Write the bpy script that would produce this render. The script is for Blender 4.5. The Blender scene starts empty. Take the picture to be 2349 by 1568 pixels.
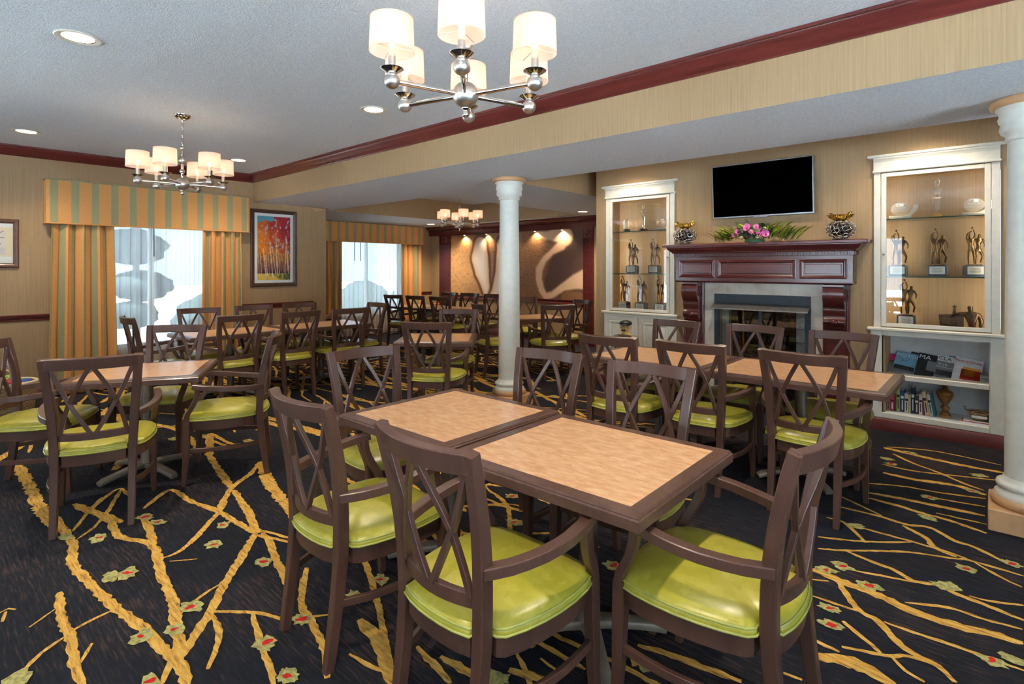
import bpy, bmesh, math, random
from mathutils import Vector, Matrix

# ------------------------------------------------------------------ camera, sky, exposure
SC = bpy.context.scene
COL = SC.collection
PI = math.pi
random.seed(7)

YAW = 0.72737
cam_data = bpy.data.cameras.new('camera')
cam = bpy.data.objects.new('camera', cam_data)
COL.objects.link(cam)
cam.location = (0, 0, 1.48)
cam.rotation_euler = (PI / 2, 0, YAW)
cam_data.sensor_width = 36.0
cam_data.lens = 1247.5 / 2349 * 36.0
cam_data.shift_y = -(784 - 613.3) / 2349
cam_data.clip_start = 0.05
SC.camera = cam

world = bpy.data.worlds.new('sky')
SC.world = world
world.use_nodes = True
wn = world.node_tree.nodes
wbg = wn['Background']
wbg.inputs['Color'].default_value = (0.72, 0.86, 1.0, 1)
wbg.inputs['Strength'].default_value = 1.5

SC.view_settings.view_transform = 'Standard'
SC.view_settings.look = 'None'
SC.view_settings.gamma = 1.0
SC.view_settings.use_curve_mapping = False
SC.view_settings.exposure = 2.0
SC.cycles.use_denoising = True
SC.cycles.max_bounces = 7
SC.cycles.diffuse_bounces = 4
SC.cycles.glossy_bounces = 3
SC.cycles.transmission_bounces = 4
SC.cycles.transparent_max_bounces = 10
SC.cycles.caustics_reflective = False
SC.cycles.caustics_refractive = False
SC.cycles.sample_clamp_indirect = 6.0

# main dimensions (metres)
ZC = 2.83      # main ceiling
ZS = 2.44      # underside of the dropped beams
XW = -8.146    # window wall of the main room
X2 = -10.3     # window wall of the bay
YF = 5.975     # fireplace wall
YM = 8.60      # mural wall
YB = -4.2      # wall behind the camera
XR = 4.0       # right-hand wall
FY0, FY1 = 3.44, 4.64   # beam in front of the fireplace


def portal(name, loc, rot, sx, sy):
    l = bpy.data.lights.new(name, 'AREA')
    l.shape = 'RECTANGLE'
    l.size, l.size_y = sx, sy
    l.cycles.is_portal = True
    o = bpy.data.objects.new(name, l)
    COL.objects.link(o)
    o.location, o.rotation_euler = loc, rot


# high sun over the building, coming from behind the viewpoint: it lights the unseen ground added outside
sun_data = bpy.data.lights.new('sun', 'SUN')
sun_data.energy = 30.0
sun_data.angle = 0.01
sun_data.color = (0.88, 0.94, 1.0)
sun = bpy.data.objects.new('sun', sun_data)
COL.objects.link(sun)
sun.rotation_euler = Vector((-0.10, 0.55, -0.83)).to_track_quat('-Z', 'Y').to_euler()

# window openings: (wall, from, to, sill, head); daylight enters only through them
OPENINGS = {
    'left': [(1.52, 2.88, 0.45, 2.11), (-2.7, -0.5, 0.30, 2.30), (-4.15, -2.9, 0.30, 2.10)],  # second opening is unseen, added to bring in more light
    'bay': [(5.98, 7.72, 0.45, 2.11)],
    'back': [(-8.0, -7.0, 0.30, 2.10), (-3.9, -1.66, 0.30, 2.25), (0.6, 3.6, 0.30, 2.40)],  # third opening is out of view, added for extra daylight
    'right': [(-3.6, -0.4, 0.30, 2.40), (0.2, 3.2, 0.30, 2.40)],  # both openings unseen, added to brighten the room from this side
}
for u0, u1, z0, z1 in OPENINGS['left']:
    portal('window_daylight', (XW - 0.30, (u0 + u1) / 2, (z0 + z1) / 2), (PI / 2, 0, -PI / 2), u1 - u0, z1 - z0)
for u0, u1, z0, z1 in OPENINGS['bay']:
    portal('window_daylight', (X2 - 0.30, (u0 + u1) / 2, (z0 + z1) / 2), (PI / 2, 0, -PI / 2), u1 - u0, z1 - z0)
for u0, u1, z0, z1 in OPENINGS['back']:
    portal('window_daylight', ((u0 + u1) / 2, YB - 0.30, (z0 + z1) / 2), (PI / 2, 0, 0), u1 - u0, z1 - z0)
for u0, u1, z0, z1 in OPENINGS['right']:
    portal('window_daylight', (XR + 0.30, (u0 + u1) / 2, (z0 + z1) / 2), (PI / 2, 0, PI / 2), u1 - u0, z1 - z0)

# ------------------------------------------------------------------ materials
def lin(c):
    r = []
    for v in c[:3]:
        v = v / 255.0
        r.append(v / 12.92 if v <= 0.04045 else ((v + 0.055) / 1.055) ** 2.4)
    return tuple(r) + (1.0,)


MATS = {}


class NT:
    def __init__(self, name):
        self.m = bpy.data.materials.new(name)
        self.m.use_nodes = True
        self.t = self.m.node_tree
        self.b = self.t.nodes['Principled BSDF']
        MATS[name] = self.m

    def n(self, typ, **kw):
        nd = self.t.nodes.new(typ)
        for k, v in kw.items():
            setattr(nd, k, v)
        return nd

    def l(self, a, b):
        self.t.links.new(a, b)

    def pos(self, scale):
        g = self.n('ShaderNodeNewGeometry')
        mp = self.n('ShaderNodeMapping')
        mp.inputs['Scale'].default_value = scale
        self.l(g.outputs['Position'], mp.inputs['Vector'])
        return mp.outputs['Vector']

    def obj(self, scale):
        g = self.n('ShaderNodeTexCoord')
        mp = self.n('ShaderNodeMapping')
        mp.inputs['Scale'].default_value = scale
        self.l(g.outputs['Object'], mp.inputs['Vector'])
        return mp.outputs['Vector']

    def noise(self, vec, scale=1.0, detail=2.0, rough=0.5, dist=0.0):
        nd = self.n('ShaderNodeTexNoise')
        nd.inputs['Scale'].default_value = scale
        nd.inputs['Detail'].default_value = detail
        nd.inputs['Roughness'].default_value = rough
        nd.inputs['Distortion'].default_value = dist
        self.l(vec, nd.inputs['Vector'])
        return nd.outputs['Fac']

    def ramp(self, fac, stops, interp='LINEAR'):
        nd = self.n('ShaderNodeValToRGB')
        nd.color_ramp.interpolation = interp
        e = nd.color_ramp.elements
        while len(e) < len(stops):
            e.new(0.5)
        for i, (p, c) in enumerate(stops):
            e[i].position = p
            e[i].color = lin(c)
        self.l(fac, nd.inputs['Fac'])
        return nd.outputs['Color']

    def color(self, c):
        self.l(c, self.b.inputs['Base Color'])

    def bump(self, fac, strength, dist=0.01):
        nd = self.n('ShaderNodeBump')
        nd.inputs['Strength'].default_value = strength
        nd.inputs['Distance'].default_value = dist
        self.l(fac, nd.inputs['Height'])
        self.l(nd.outputs['Normal'], self.b.inputs['Normal'])

    def set(self, **kw):
        for k, v in kw.items():
            self.b.inputs[k.replace('_', ' ')].default_value = v


def plain(name, c, rough=0.5, metal=0.0, coat=0.0, spec=0.5, var=0.06, scale=18.0):
    """a nearly even surface: a faint noise keeps it from looking flat"""
    t = NT(name)
    d = [max(0, v * (1 - var)) for v in c]
    u = [min(255, v * (1 + var)) for v in c]
    t.color(t.ramp(t.noise(t.obj((1, 1, 1)), scale, 3), [(0.3, d), (0.7, u)]))
    t.set(Roughness=rough, Metallic=metal, Coat_Weight=coat, Coat_Roughness=0.12)
    t.b.inputs['Specular IOR Level'].default_value = spec
    return t.m


def wood(name, dark, light, rough=0.35, coat=0.3, grain=(3, 40, 40)):
    t = NT(name)
    f = t.noise(t.obj(grain), 1.0, 5, 0.6, 0.4)
    t.color(t.ramp(f, [(0.32, dark), (0.68, light)]))
    t.set(Roughness=rough, Coat_Weight=coat, Coat_Roughness=0.18)
    return t.m


# wallpaper: fine vertical threads, constant along z
t = NT('wallpaper')
g = t.n('ShaderNodeNewGeometry')
sx = t.n('ShaderNodeSeparateXYZ')
t.l(g.outputs['Position'], sx.inputs[0])
ad = t.n('ShaderNodeMath', operation='ADD')
t.l(sx.outputs['X'], ad.inputs[0]); t.l(sx.outputs['Y'], ad.inputs[1])
cb = t.n('ShaderNodeCombineXYZ')
t.l(ad.outputs[0], cb.inputs['X'])
zs = t.n('ShaderNodeMath', operation='MULTIPLY'); zs.inputs[1].default_value = 0.012
t.l(sx.outputs['Z'], zs.inputs[0]); t.l(zs.outputs[0], cb.inputs['Y'])
f1 = t.noise(cb.outputs[0], 95.0, 6, 0.8)
t.color(t.ramp(f1, [(0.30, (160, 130, 92)), (0.5, (176, 146, 106)), (0.72, (190, 161, 121))]))
t.set(Roughness=0.62)
WALLPAPER = t.m

t = NT('popcorn_ceiling')
f1 = t.noise(t.pos((1, 1, 1)), 110.0, 3, 0.6)
t.color(t.ramp(f1, [(0.35, (206, 213, 219)), (0.62, (230, 235, 239))]))
t.bump(f1, 0.55, 0.008)
t.set(Roughness=0.9)
CEILING = t.m

t = NT('carpet_ground')
f1 = t.noise(t.pos((9, 95, 1)), 1.0, 4, 0.6)
f2 = t.noise(t.pos((1.3, 1.3, 1)), 1.0, 2)
f3 = t.noise(t.pos((1, 1, 1)), 420.0, 1)
mx = t.n('ShaderNodeMath', operation='ADD'); t.l(f1, mx.inputs[0])
m2 = t.n('ShaderNodeMath', operation='MULTIPLY_ADD'); t.l(f2, m2.inputs[0]); m2.inputs[1].default_value = 0.5; m2.inputs[2].default_value = -0.25
t.l(m2.outputs[0], mx.inputs[1])
t.color(t.ramp(mx.outputs[0], [(0.36, (28, 32, 42)), (0.55, (40, 40, 46)), (0.70, (78, 62, 58))]))
t.bump(f3, 0.5, 0.004)
t.set(Roughness=0.95)
t.b.inputs['Specular IOR Level'].default_value = 0.15
CARPET = t.m

t = NT('carpet_gold_pile')
f1 = t.noise(t.pos((10, 70, 1)), 1.0, 5, 0.7)
f3 = t.noise(t.pos((1, 1, 1)), 420.0, 1)
t.color(t.ramp(f1, [(0.34, (140, 98, 52)), (0.46, (206, 156, 72)), (0.60, (226, 180, 92)), (0.74, (232, 200, 150))]))
t.bump(f3, 0.5, 0.004)
t.set(Roughness=0.95)
t.b.inputs['Specular IOR Level'].default_value = 0.15
CARPET_GOLD = t.m
CARPET_LEAF = plain('carpet_leaf_pile', (164, 158, 100), 0.95, spec=0.1, var=0.2, scale=60)
CARPET_RED = plain('carpet_red_pile', (196, 46, 42), 0.95, spec=0.1, var=0.12, scale=60)

CHAIR_WOOD = wood('chair_wood', (80, 54, 44), (95, 65, 53), 0.34, 0.3, (25, 25, 6))
TABLE_EDGE = wood('table_edge_wood', (84, 58, 47), (102, 72, 59), 0.34, 0.3, (30, 30, 30))
CHERRY = wood('cherry_trim', (92, 36, 34), (118, 50, 44), 0.3, 0.35, (2.5, 2.5, 30))
MAHOGANY = wood('mahogany_mantel', (82, 33, 33), (100, 42, 40), 0.24, 0.6, (3, 30, 30))

t = NT('seat_vinyl')
v = t.n('ShaderNodeTexVoronoi'); v.inputs['Scale'].default_value = 34.0
t.l(t.obj((1, 1, 1)), v.inputs['Vector'])
sp = t.n('ShaderNodeSeparateColor'); t.l(v.outputs['Color'], sp.inputs[0])
t.color(t.ramp(sp.outputs[0], [(0.0, (172, 164, 52)), (0.5, (178, 170, 58)), (1.0, (188, 178, 72))]))
t.set(Roughness=0.33, Coat_Weight=0.15, Coat_Roughness=0.25)
VINYL = t.m
PIPING = plain('seat_piping_vinyl', (174, 176, 84), 0.35)

t = NT('table_laminate')
f1 = t.noise(t.obj((16, 42, 1)), 1.0, 5, 0.65)
t.color(t.ramp(f1, [(0.3, (204, 150, 106)), (0.55, (222, 174, 130)), (0.75, (232, 192, 152))]))
t.set(Roughness=0.26)
LAMINATE = t.m
PEDESTAL = plain('pedestal_bronze', (120, 104, 88), 0.4, 0.35)
PEDESTAL_FOOT = plain('pedestal_foot_paint', (138, 126, 112), 0.45, 0.2)

WHITE_PAINT = plain('cabinet_white_paint', (226, 222, 208), 0.38, var=0.02)
COLUMN_PAINT = plain('column_white_paint', (222, 221, 210), 0.35, var=0.02)
TAN_PAINT = plain('column_tan_paint', (204, 160, 116), 0.34, var=0.03)
NICHE_BLUE = plain('niche_white_paint', (222, 226, 228), 0.5, var=0.02)
ORANGE_CLOTH = plain('drape_orange_cloth', (226, 164, 100), 0.75, spec=0.2, var=0.05, scale=120)
SAGE_CLOTH = plain('drape_sage_cloth', (168, 162, 120), 0.75, spec=0.2, var=0.05, scale=120)
NICKEL = plain('brushed_nickel', (196, 190, 182), 0.38, 1.0, var=0.04, scale=90)
CHROME = plain('polished_chrome', (222, 218, 212), 0.07, 1.0, var=0.02)
GOLD_METAL = plain('gold_metal', (206, 158, 70), 0.16, 1.0, var=0.06)
BRONZE = plain('bronze_metal', (104, 80, 54), 0.28, 1.0, var=0.2, scale=40)
DARK_BRONZE = plain('dark_bronze', (84, 62, 46), 0.34, 0.8, var=0.2, scale=40)
STEEL = plain('steel_hood', (150, 148, 146), 0.38, 0.75, var=0.05)
SLATE = plain('slate_paint', (54, 66, 76), 0.45, var=0.05)
BLACK = plain('black_paint', (20, 20, 22), 0.35, var=0.05)
SCREEN = plain('tv_screen_glass', (1, 1, 1), 0.5, spec=0.0, var=0.0)
SILVER = plain('tv_silver_bezel', (150, 154, 160), 0.3, 0.6, var=0.02)
FRAME_WOOD = wood('picture_frame_wood', (66, 44, 32), (92, 64, 46), 0.4, 0.2, (6, 30, 30))
FRAME_WOOD2 = wood('sketch_frame_wood', (92, 62, 46), (116, 80, 60), 0.4, 0.2, (6, 30, 30))
MAT_BOARD = plain('white_mat_board', (224, 226, 222), 0.8, var=0.01)
CREAM_BOARD = plain('cream_mat_board', (222, 210, 178), 0.8, var=0.01)
TROPHY_BASE = plain('trophy_base_blue', (62, 78, 98), 0.3, var=0.05)
TROPHY_BASE_B = plain('trophy_base_black', (44, 42, 42), 0.3, var=0.05)
PLATE = plain('engraved_plate', (186, 182, 168), 0.35, 0.5, var=0.03)
PLATE_W = plain('white_plate', (226, 228, 226), 0.4, var=0.02)
INK = plain('printing_ink', (44, 42, 44), 0.6, var=0.0)
TEXT_WHITE = plain('print_white', (240, 240, 240), 0.5, var=0.0)
TEXT_RED = plain('print_red', (214, 34, 44), 0.5, var=0.0)
TEXT_YELLOW = plain('print_yellow', (240, 200, 40), 0.5, var=0.0)
STONE_AWARD = plain('award_stone', (206, 200, 186), 0.5, var=0.06)
WICKER = None
t = NT('woven_wicker')
w = t.n('ShaderNodeTexWave'); w.inputs['Scale'].default_value = 26.0; w.inputs['Distortion'].default_value = 3.0; w.inputs['Detail'].default_value = 2.0
w.bands_direction = 'Z'
t.l(t.obj((1, 1, 1)), w.inputs['Vector'])
t.color(t.ramp(w.outputs['Fac'], [(0.15, (92, 64, 36)), (0.6, (190, 150, 100)), (0.9, (214, 182, 136))]))
t.bump(w.outputs['Fac'], 0.7, 0.01)
t.set(Roughness=0.8)
WICKER = t.m
ROPE = plain('pale_rope', (214, 192, 152), 0.85, var=0.15, scale=90)

t = NT('marble_tile')
f1 = t.noise(t.pos((5, 5, 5)), 1.0, 5, 0.6)
f2 = t.noise(t.pos((160, 160, 160)), 1.0, 2)
m = t.n('ShaderNodeMath', operation='MULTIPLY_ADD'); t.l(f2, m.inputs[0]); m.inputs[1].default_value = 0.25; t.l(f1, m.inputs[2])
t.color(t.ramp(m.outputs[0], [(0.42, (196, 178, 156)), (0.6, (216, 206, 190)), (0.8, (226, 220, 208))]))
t.set(Roughness=0.3)
MARBLE = t.m
t = NT('fire_brick')
f1 = t.noise(t.pos((14, 14, 14)), 1.0, 5, 0.7)
t.color(t.ramp(f1, [(0.34, (34, 26, 22)), (0.55, (74, 54, 40)), (0.72, (128, 82, 44))]))
t.set(Roughness=0.9)
SOOT = t.m
PALE_BRICK = plain('pale_fire_brick', (196, 192, 184), 0.8, var=0.06, scale=30)
LOG = None
t = NT('ceramic_log')
f1 = t.noise(t.obj((8, 60, 60)), 1.0, 5, 0.7)
t.color(t.ramp(f1, [(0.35, (52, 44, 40)), (0.6, (146, 122, 102)), (0.75, (188, 164, 142))]))
t.bump(f1, 0.6, 0.02)
t.set(Roughness=0.9)
LOG = t.m


def mixmat(name, parts):
    """mix of shaders by fixed weights: parts = [(node type, colour, weight, extra)]"""
    t = NT(name)
    t.t.nodes.remove(t.b)
    out = t.t.nodes['Material Output']
    acc, wsum = None, 0.0
    for typ, c, wgt, rough in parts:
        nd = t.n(typ)
        nd.inputs['Color'].default_value = lin(c)
        if rough is not None:
            nd.inputs['Roughness'].default_value = rough
        if acc is None:
            acc, wsum = nd.outputs[0], wgt
        else:
            mx = t.n('ShaderNodeMixShader')
            wsum += wgt
            mx.inputs[0].default_value = wgt / wsum
            t.l(acc, mx.inputs[1]); t.l(nd.outputs[0], mx.inputs[2])
            acc = mx.outputs[0]
    t.l(acc, out.inputs['Surface'])
    return t.m


SHEER = mixmat('sheer_voile', [('ShaderNodeBsdfTransparent', (250, 252, 253), 0.46, None), ('ShaderNodeBsdfTranslucent', (240, 246, 250), 0.34, None), ('ShaderNodeBsdfDiffuse', (238, 243, 246), 0.20, None)])
SHADE = mixmat('pleated_lamp_shade', [('ShaderNodeBsdfTransparent', (255, 236, 216), 0.16, None), ('ShaderNodeBsdfTranslucent', (255, 234, 214), 0.50, None), ('ShaderNodeBsdfDiffuse', (246, 232, 222), 0.34, None)])


def glassmat(name, tint, refl, ior=1.45, rough=0.0):
    """thin pane: mostly clear, mirror reflection by Fresnel"""
    t = NT(name)
    t.t.nodes.remove(t.b)
    tr = t.n('ShaderNodeBsdfTransparent'); tr.inputs['Color'].default_value = lin(tint)
    gl = t.n('ShaderNodeBsdfGlossy'); gl.inputs['Roughness'].default_value = rough
    fr = t.n('ShaderNodeFresnel'); fr.inputs['IOR'].default_value = ior
    mu = t.n('ShaderNodeMath', operation='MULTIPLY'); mu.inputs[1].default_value = refl; mu.use_clamp = True
    t.l(fr.outputs[0], mu.inputs[0])
    mx = t.n('ShaderNodeMixShader')
    t.l(mu.outputs[0], mx.inputs[0]); t.l(tr.outputs[0], mx.inputs[1]); t.l(gl.outputs[0], mx.inputs[2])
    t.l(mx.outputs[0], t.t.nodes['Material Output'].inputs['Surface'])
    return t.m


PANE = glassmat('clear_pane', (250, 252, 252), 2.2)
DIMMING_PANE = glassmat('dimming_window_pane', (196, 203, 208), 1.0)  # darkening added to the glass to hold back the glare outside
SHELF_GLASS = glassmat('shelf_glass', (246, 252, 250), 1.3)
CRYSTAL = mixmat('crystal_glass', [('ShaderNodeBsdfTransparent', (252, 250, 246), 0.62, None), ('ShaderNodeBsdfDiffuse', (236, 230, 220), 0.20, None), ('ShaderNodeBsdfGlossy', (250, 248, 244), 0.18, 0.06)])
GREEN_EDGE = plain('green_glass_edge', (42, 118, 104), 0.15, var=0.05)


def emitter(name, c, s):
    t = NT(name)
    t.b.inputs['Base Color'].default_value = lin(c)
    t.b.inputs['Emission Color'].default_value = lin(c)
    t.b.inputs['Emission Strength'].default_value = s
    return t.m


BULB = emitter('warm_bulb', (255, 214, 168), 4.0)
LENS = emitter('downlight_lamp', (255, 226, 190), 2.5)


def vcol_mat(name, rough=0.6, coat=0.0):
    t = NT(name)
    a = t.n('ShaderNodeVertexColor'); a.layer_name = 'print'
    t.l(a.outputs['Color'], t.b.inputs['Base Color'])
    t.set(Roughness=rough, Coat_Weight=coat)
    return t.m


PRINT = vcol_mat('printed_picture', 0.45, 0.1)
MURAL_PRINT = vcol_mat('mural_print', 0.55)

# ------------------------------------------------------------------ mesh helpers
class MB:
    """collects shapes into one mesh"""
    def __init__(self):
        self.v, self.f, self.mi, self.m = [], [], [], 0

    def add(self, verts, faces):
        b = len(self.v)
        self.v += [tuple(p) for p in verts]
        self.f += [tuple(b + i for i in fc) for fc in faces]
        self.mi += [self.m] * len(faces)
        return self

    def box(self, x0, x1, y0, y1, z0, z1):
        vs = [(x, y, z) for z in (z0, z1) for y in (y0, y1) for x in (x0, x1)]
        return self.add(vs, [(0, 2, 3, 1), (4, 5, 7, 6), (0, 1, 5, 4), (2, 6, 7, 3), (0, 4, 6, 2), (1, 3, 7, 5)])

    def cbox(self, x0, x1, y0, y1, z0, z1, c=0.004):
        """box with chamfered edges"""
        c = min(c, (x1 - x0) * .45, (y1 - y0) * .45, (z1 - z0) * .45)
        pts = []
        lo, hi = (x0, y0, z0), (x1, y1, z1)
        for sx_ in (0, 1):
            for sy_ in (0, 1):
                for sz_ in (0, 1):
                    s = (sx_, sy_, sz_)
                    p = [hi[i] if s[i] else lo[i] for i in range(3)]
                    q = [hi[i] - c if s[i] else lo[i] + c for i in range(3)]
                    pts.append(((p[0], q[1], q[2]), (q[0], p[1], q[2]), (q[0], q[1], p[2])))
        vs = [p for tr in pts for p in tr]
        I = lambda a, b, c_, k: (a * 4 + b * 2 + c_) * 3 + k
        F = []
        for s in (0, 1):
            for k in range(3):
                def idx(u, w):
                    s3 = [0, 0, 0]; s3[k] = s; s3[(k + 1) % 3] = u; s3[(k + 2) % 3] = w
                    return I(s3[0], s3[1], s3[2], k)
                q = [idx(0, 0), idx(1, 0), idx(1, 1), idx(0, 1)]
                F.append(tuple(q if s else q[::-1]))
        for k in range(3):
            for a in (0, 1):
                for b in (0, 1):
                    s0 = [0, 0, 0]; s0[(k + 1) % 3] = a; s0[(k + 2) % 3] = b
                    s1 = list(s0); s1[k] = 1
                    k1, k2 = (k + 1) % 3, (k + 2) % 3
                    q = (I(*s0, k1), I(*s1, k1), I(*s1, k2), I(*s0, k2))
                    F.append(q if (a == b) else q[::-1])
        for a in (0, 1):
            for b in (0, 1):
                for c_ in (0, 1):
                    q = (I(a, b, c_, 0), I(a, b, c_, 1), I(a, b, c_, 2))
                    F.append(q if (a + b + c_) % 2 else q[::-1])
        return self.add(vs, F)

    def lathe(self, prof, n=24, cx=0, cy=0, cz=0, cap=True):
        """profile [(r, z)] turned about the vertical axis"""
        vs = []
        for r, z in prof:
            for i in range(n):
                a = 2 * PI * i / n
                vs.append((cx + r * math.cos(a), cy + r * math.sin(a), cz + z))
        F = []
        for j in range(len(prof) - 1):
            for i in range(n):
                k = (i + 1) % n
                F.append((j * n + i, j * n + k, (j + 1) * n + k, (j + 1) * n + i))
        if cap:
            F.append(tuple(range(n - 1, -1, -1)))
            F.append(tuple((len(prof) - 1) * n + i for i in range(n)))
        return self.add(vs, F)

    def ball(self, c, r, n=14, sc=(1, 1, 1)):
        m = max(6, n // 2)
        prof = [(max(1e-4, math.sin(PI * j / m)), -math.cos(PI * j / m)) for j in range(m + 1)]
        vs = []
        for q, z in prof:
            for i in range(n):
                a = 2 * PI * i / n
                vs.append((c[0] + r * sc[0] * q * math.cos(a), c[1] + r * sc[1] * q * math.sin(a), c[2] + r * sc[2] * z))
        F = []
        for j in range(m):
            for i in range(n):
                k = (i + 1) % n
                F.append((j * n + i, j * n + k, (j + 1) * n + k, (j + 1) * n + i))
        return self.add(vs, F)

    def tube(self, path, r, n=10, closed=False, cap=True):
        """round tube along a path; r is a number or a list"""
        P = [Vector(p) for p in path]
        N = len(P)
        R = r if isinstance(r, (list, tuple)) else [r] * N
        vs = []
        ref = None
        for i in range(N):
            if closed:
                tg = P[(i + 1) % N] - P[i - 1]
            else:
                tg = P[min(i + 1, N - 1)] - P[max(i - 1, 0)]
            tg.normalize()
            if ref is None:
                ref = Vector((0, 0, 1)) if abs(tg.z) < 0.9 else Vector((1, 0, 0))
            u = (ref - tg * ref.dot(tg)).normalized()
            ref = u
            w = tg.cross(u)
            for k in range(n):
                a = 2 * PI * k / n
                vs.append(P[i] + (u * math.cos(a) + w * math.sin(a)) * R[i])
        F = []
        for j in range(N if closed else N - 1):
            for k in range(n):
                a, b = j * n, ((j + 1) % N) * n
                F.append((a + k, a + (k + 1) % n, b + (k + 1) % n, b + k))
        if cap and not closed:
            F.append(tuple(range(n - 1, -1, -1)))
            F.append(tuple((N - 1) * n + k for k in range(n)))
        return self.add(vs, F)

    def sweep(self, path, up, wid, thk, ch=0.18):
        """rectangular section (chamfered) along a path; wid across up, thk along up"""
        P = [Vector(p) for p in path]
        N = len(P)
        W = wid if isinstance(wid, (list, tuple)) else [wid] * N
        T = thk if isinstance(thk, (list, tuple)) else [thk] * N
        U = up if isinstance(up, list) else [up] * N
        vs = []
        for i in range(N):
            tg = (P[min(i + 1, N - 1)] - P[max(i - 1, 0)]).normalized()
            u = Vector(U[i])
            s = tg.cross(u).normalized()
            u2 = s.cross(tg).normalized()
            a, b = W[i] / 2, T[i] / 2
            c = min(a, b) * ch
            for (p, q) in ((a, b - c), (a - c, b), (-a + c, b), (-a, b - c), (-a, -b + c), (-a + c, -b), (a - c, -b), (a, -b + c)):
                vs.append(P[i] + s * p + u2 * q)
        F = []
        for j in range(N - 1):
            for k in range(8):
                F.append((j * 8 + k, j * 8 + (k + 1) % 8, (j + 1) * 8 + (k + 1) % 8, (j + 1) * 8 + k))
        F.append(tuple(range(7, -1, -1)))
        F.append(tuple((N - 1) * 8 + k for k in range(8)))
        return self.add(vs, F)

    def extrude(self, poly, axis, a0, a1):
        """polygon in the plane across an axis ('x': (y,z), 'y': (x,z), 'z': (x,y)) extruded a0..a1"""
        n = len(poly)
        def P(p, a):
            return {'x': (a, p[0], p[1]), 'y': (p[0], a, p[1]), 'z': (p[0], p[1], a)}[axis]
        vs = [P(p, a0) for p in poly] + [P(p, a1) for p in poly]
        F = [tuple(range(n - 1, -1, -1)), tuple(range(n, 2 * n))]
        for i in range(n):
            k = (i + 1) % n
            F.append((i, k, n + k, n + i))
        return self.add(vs, F)

    def rot(self, start, m):
        for i in range(start, len(self.v)):
            self.v[i] = tuple(m @ Vector(self.v[i]))
        return self

    def data(self, name, mats, smooth=None):
        me = bpy.data.meshes.new(name)
        me.from_pydata(self.v, [], self.f)
        for m in (mats if isinstance(mats, (list, tuple)) else [mats]):
            me.materials.append(m)
        me.polygons.foreach_set('material_index', self.mi)
        me.update()
        bm = bmesh.new(); bm.from_mesh(me)
        bmesh.ops.recalc_face_normals(bm, faces=bm.faces)
        bm.to_mesh(me); bm.free()
        if smooth is not None:
            me.polygons.foreach_set('use_smooth', [True] * len(me.polygons))
            me.set_sharp_from_angle(angle=math.radians(smooth))
        return me

    def build(self, name, mats, parent=None, smooth=None, loc=None):
        return link(name, self.data(name, mats, smooth), parent, loc)


def link(name, data, parent=None, loc=None, rot=None):
    o = bpy.data.objects.new(name, data)
    COL.objects.link(o)
    if parent is not None:
        o.parent = parent
    if loc is not None:
        o.location = loc
    if rot is not None:
        o.rotation_euler = rot
    return o


def tag(o, label, cat, group=None):
    o['label'] = label
    o['category'] = cat
    if group:
        o['group'] = group
    return o


def thing(name, label, cat, loc=(0, 0, 0), rz=0.0, group=None):
    o = link(name, None, None, loc, (0, 0, rz))
    o.empty_display_size = 0.05
    return tag(o, label, cat, group)


def struct(name, mb, mats, smooth=None):
    o = mb.build(name, mats, None, smooth)
    o['kind'] = 'structure'
    return o


def copy_tree(o, parent=None):
    c = o.copy()
    COL.objects.link(c)
    c.parent = parent
    for ch in [q for q in bpy.data.objects if q.parent == o]:
        copy_tree(ch, c)
    return c


KIDS = {}


def copy_thing(root, kids, loc, rz, label, group=None):
    """copy of a thing with its parts and sub-parts; kids = [(part, [sub-parts])]"""
    r = root.copy(); COL.objects.link(r)
    r.location = loc; r.rotation_euler = (0, 0, rz)
    r['label'] = label
    if group:
        r['group'] = group
    for ch, subs in kids:
        c = ch.copy(); COL.objects.link(c); c.parent = r
        for s in subs:
            d = s.copy(); COL.objects.link(d); d.parent = c
    return r


def tree_of(root):
    kids = [q for q in bpy.data.objects if q.parent == root]
    return [(k, [q for q in bpy.data.objects if q.parent == k]) for k in kids]


def catmull(pts, step):
    """smooth polyline through points (2-D or 3-D)"""
    P = [Vector(p) for p in pts]
    if len(P) < 3:
        n = max(1, int((P[1] - P[0]).length / step))
        return [P[0].lerp(P[1], i / n) for i in range(n + 1)]
    out = []
    for i in range(len(P) - 1):
        p0, p1, p2, p3 = P[max(i - 1, 0)], P[i], P[i + 1], P[min(i + 2, len(P) - 1)]
        n = max(1, int((p2 - p1).length / step))
        for k in range(n):
            s = k / n
            out.append(0.5 * ((2 * p1) + (p2 - p0) * s + (2 * p0 - 5 * p1 + 4 * p2 - p3) * s * s + (3 * p1 - p0 - 3 * p2 + p3) * s ** 3))
    out.append(P[-1])
    return out


def text_mesh(name, s, size, mat, parent, loc, rot, extrude=0.0006, align='LEFT', sx=1.0):
    cu = bpy.data.curves.new(name, 'FONT')
    cu.body = s; cu.size = size; cu.extrude = extrude; cu.align_x = align; cu.resolution_u = 2
    o = bpy.data.objects.new(name, cu)
    COL.objects.link(o)
    me = bpy.data.meshes.new_from_object(o.evaluated_get(bpy.context.evaluated_depsgraph_get()))
    bpy.data.objects.remove(o); bpy.data.curves.remove(cu)
    me.materials.clear(); me.materials.append(mat)
    q = link(name, me, parent, loc, rot)
    q.scale = (sx, 1, 1)
    return q


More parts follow.
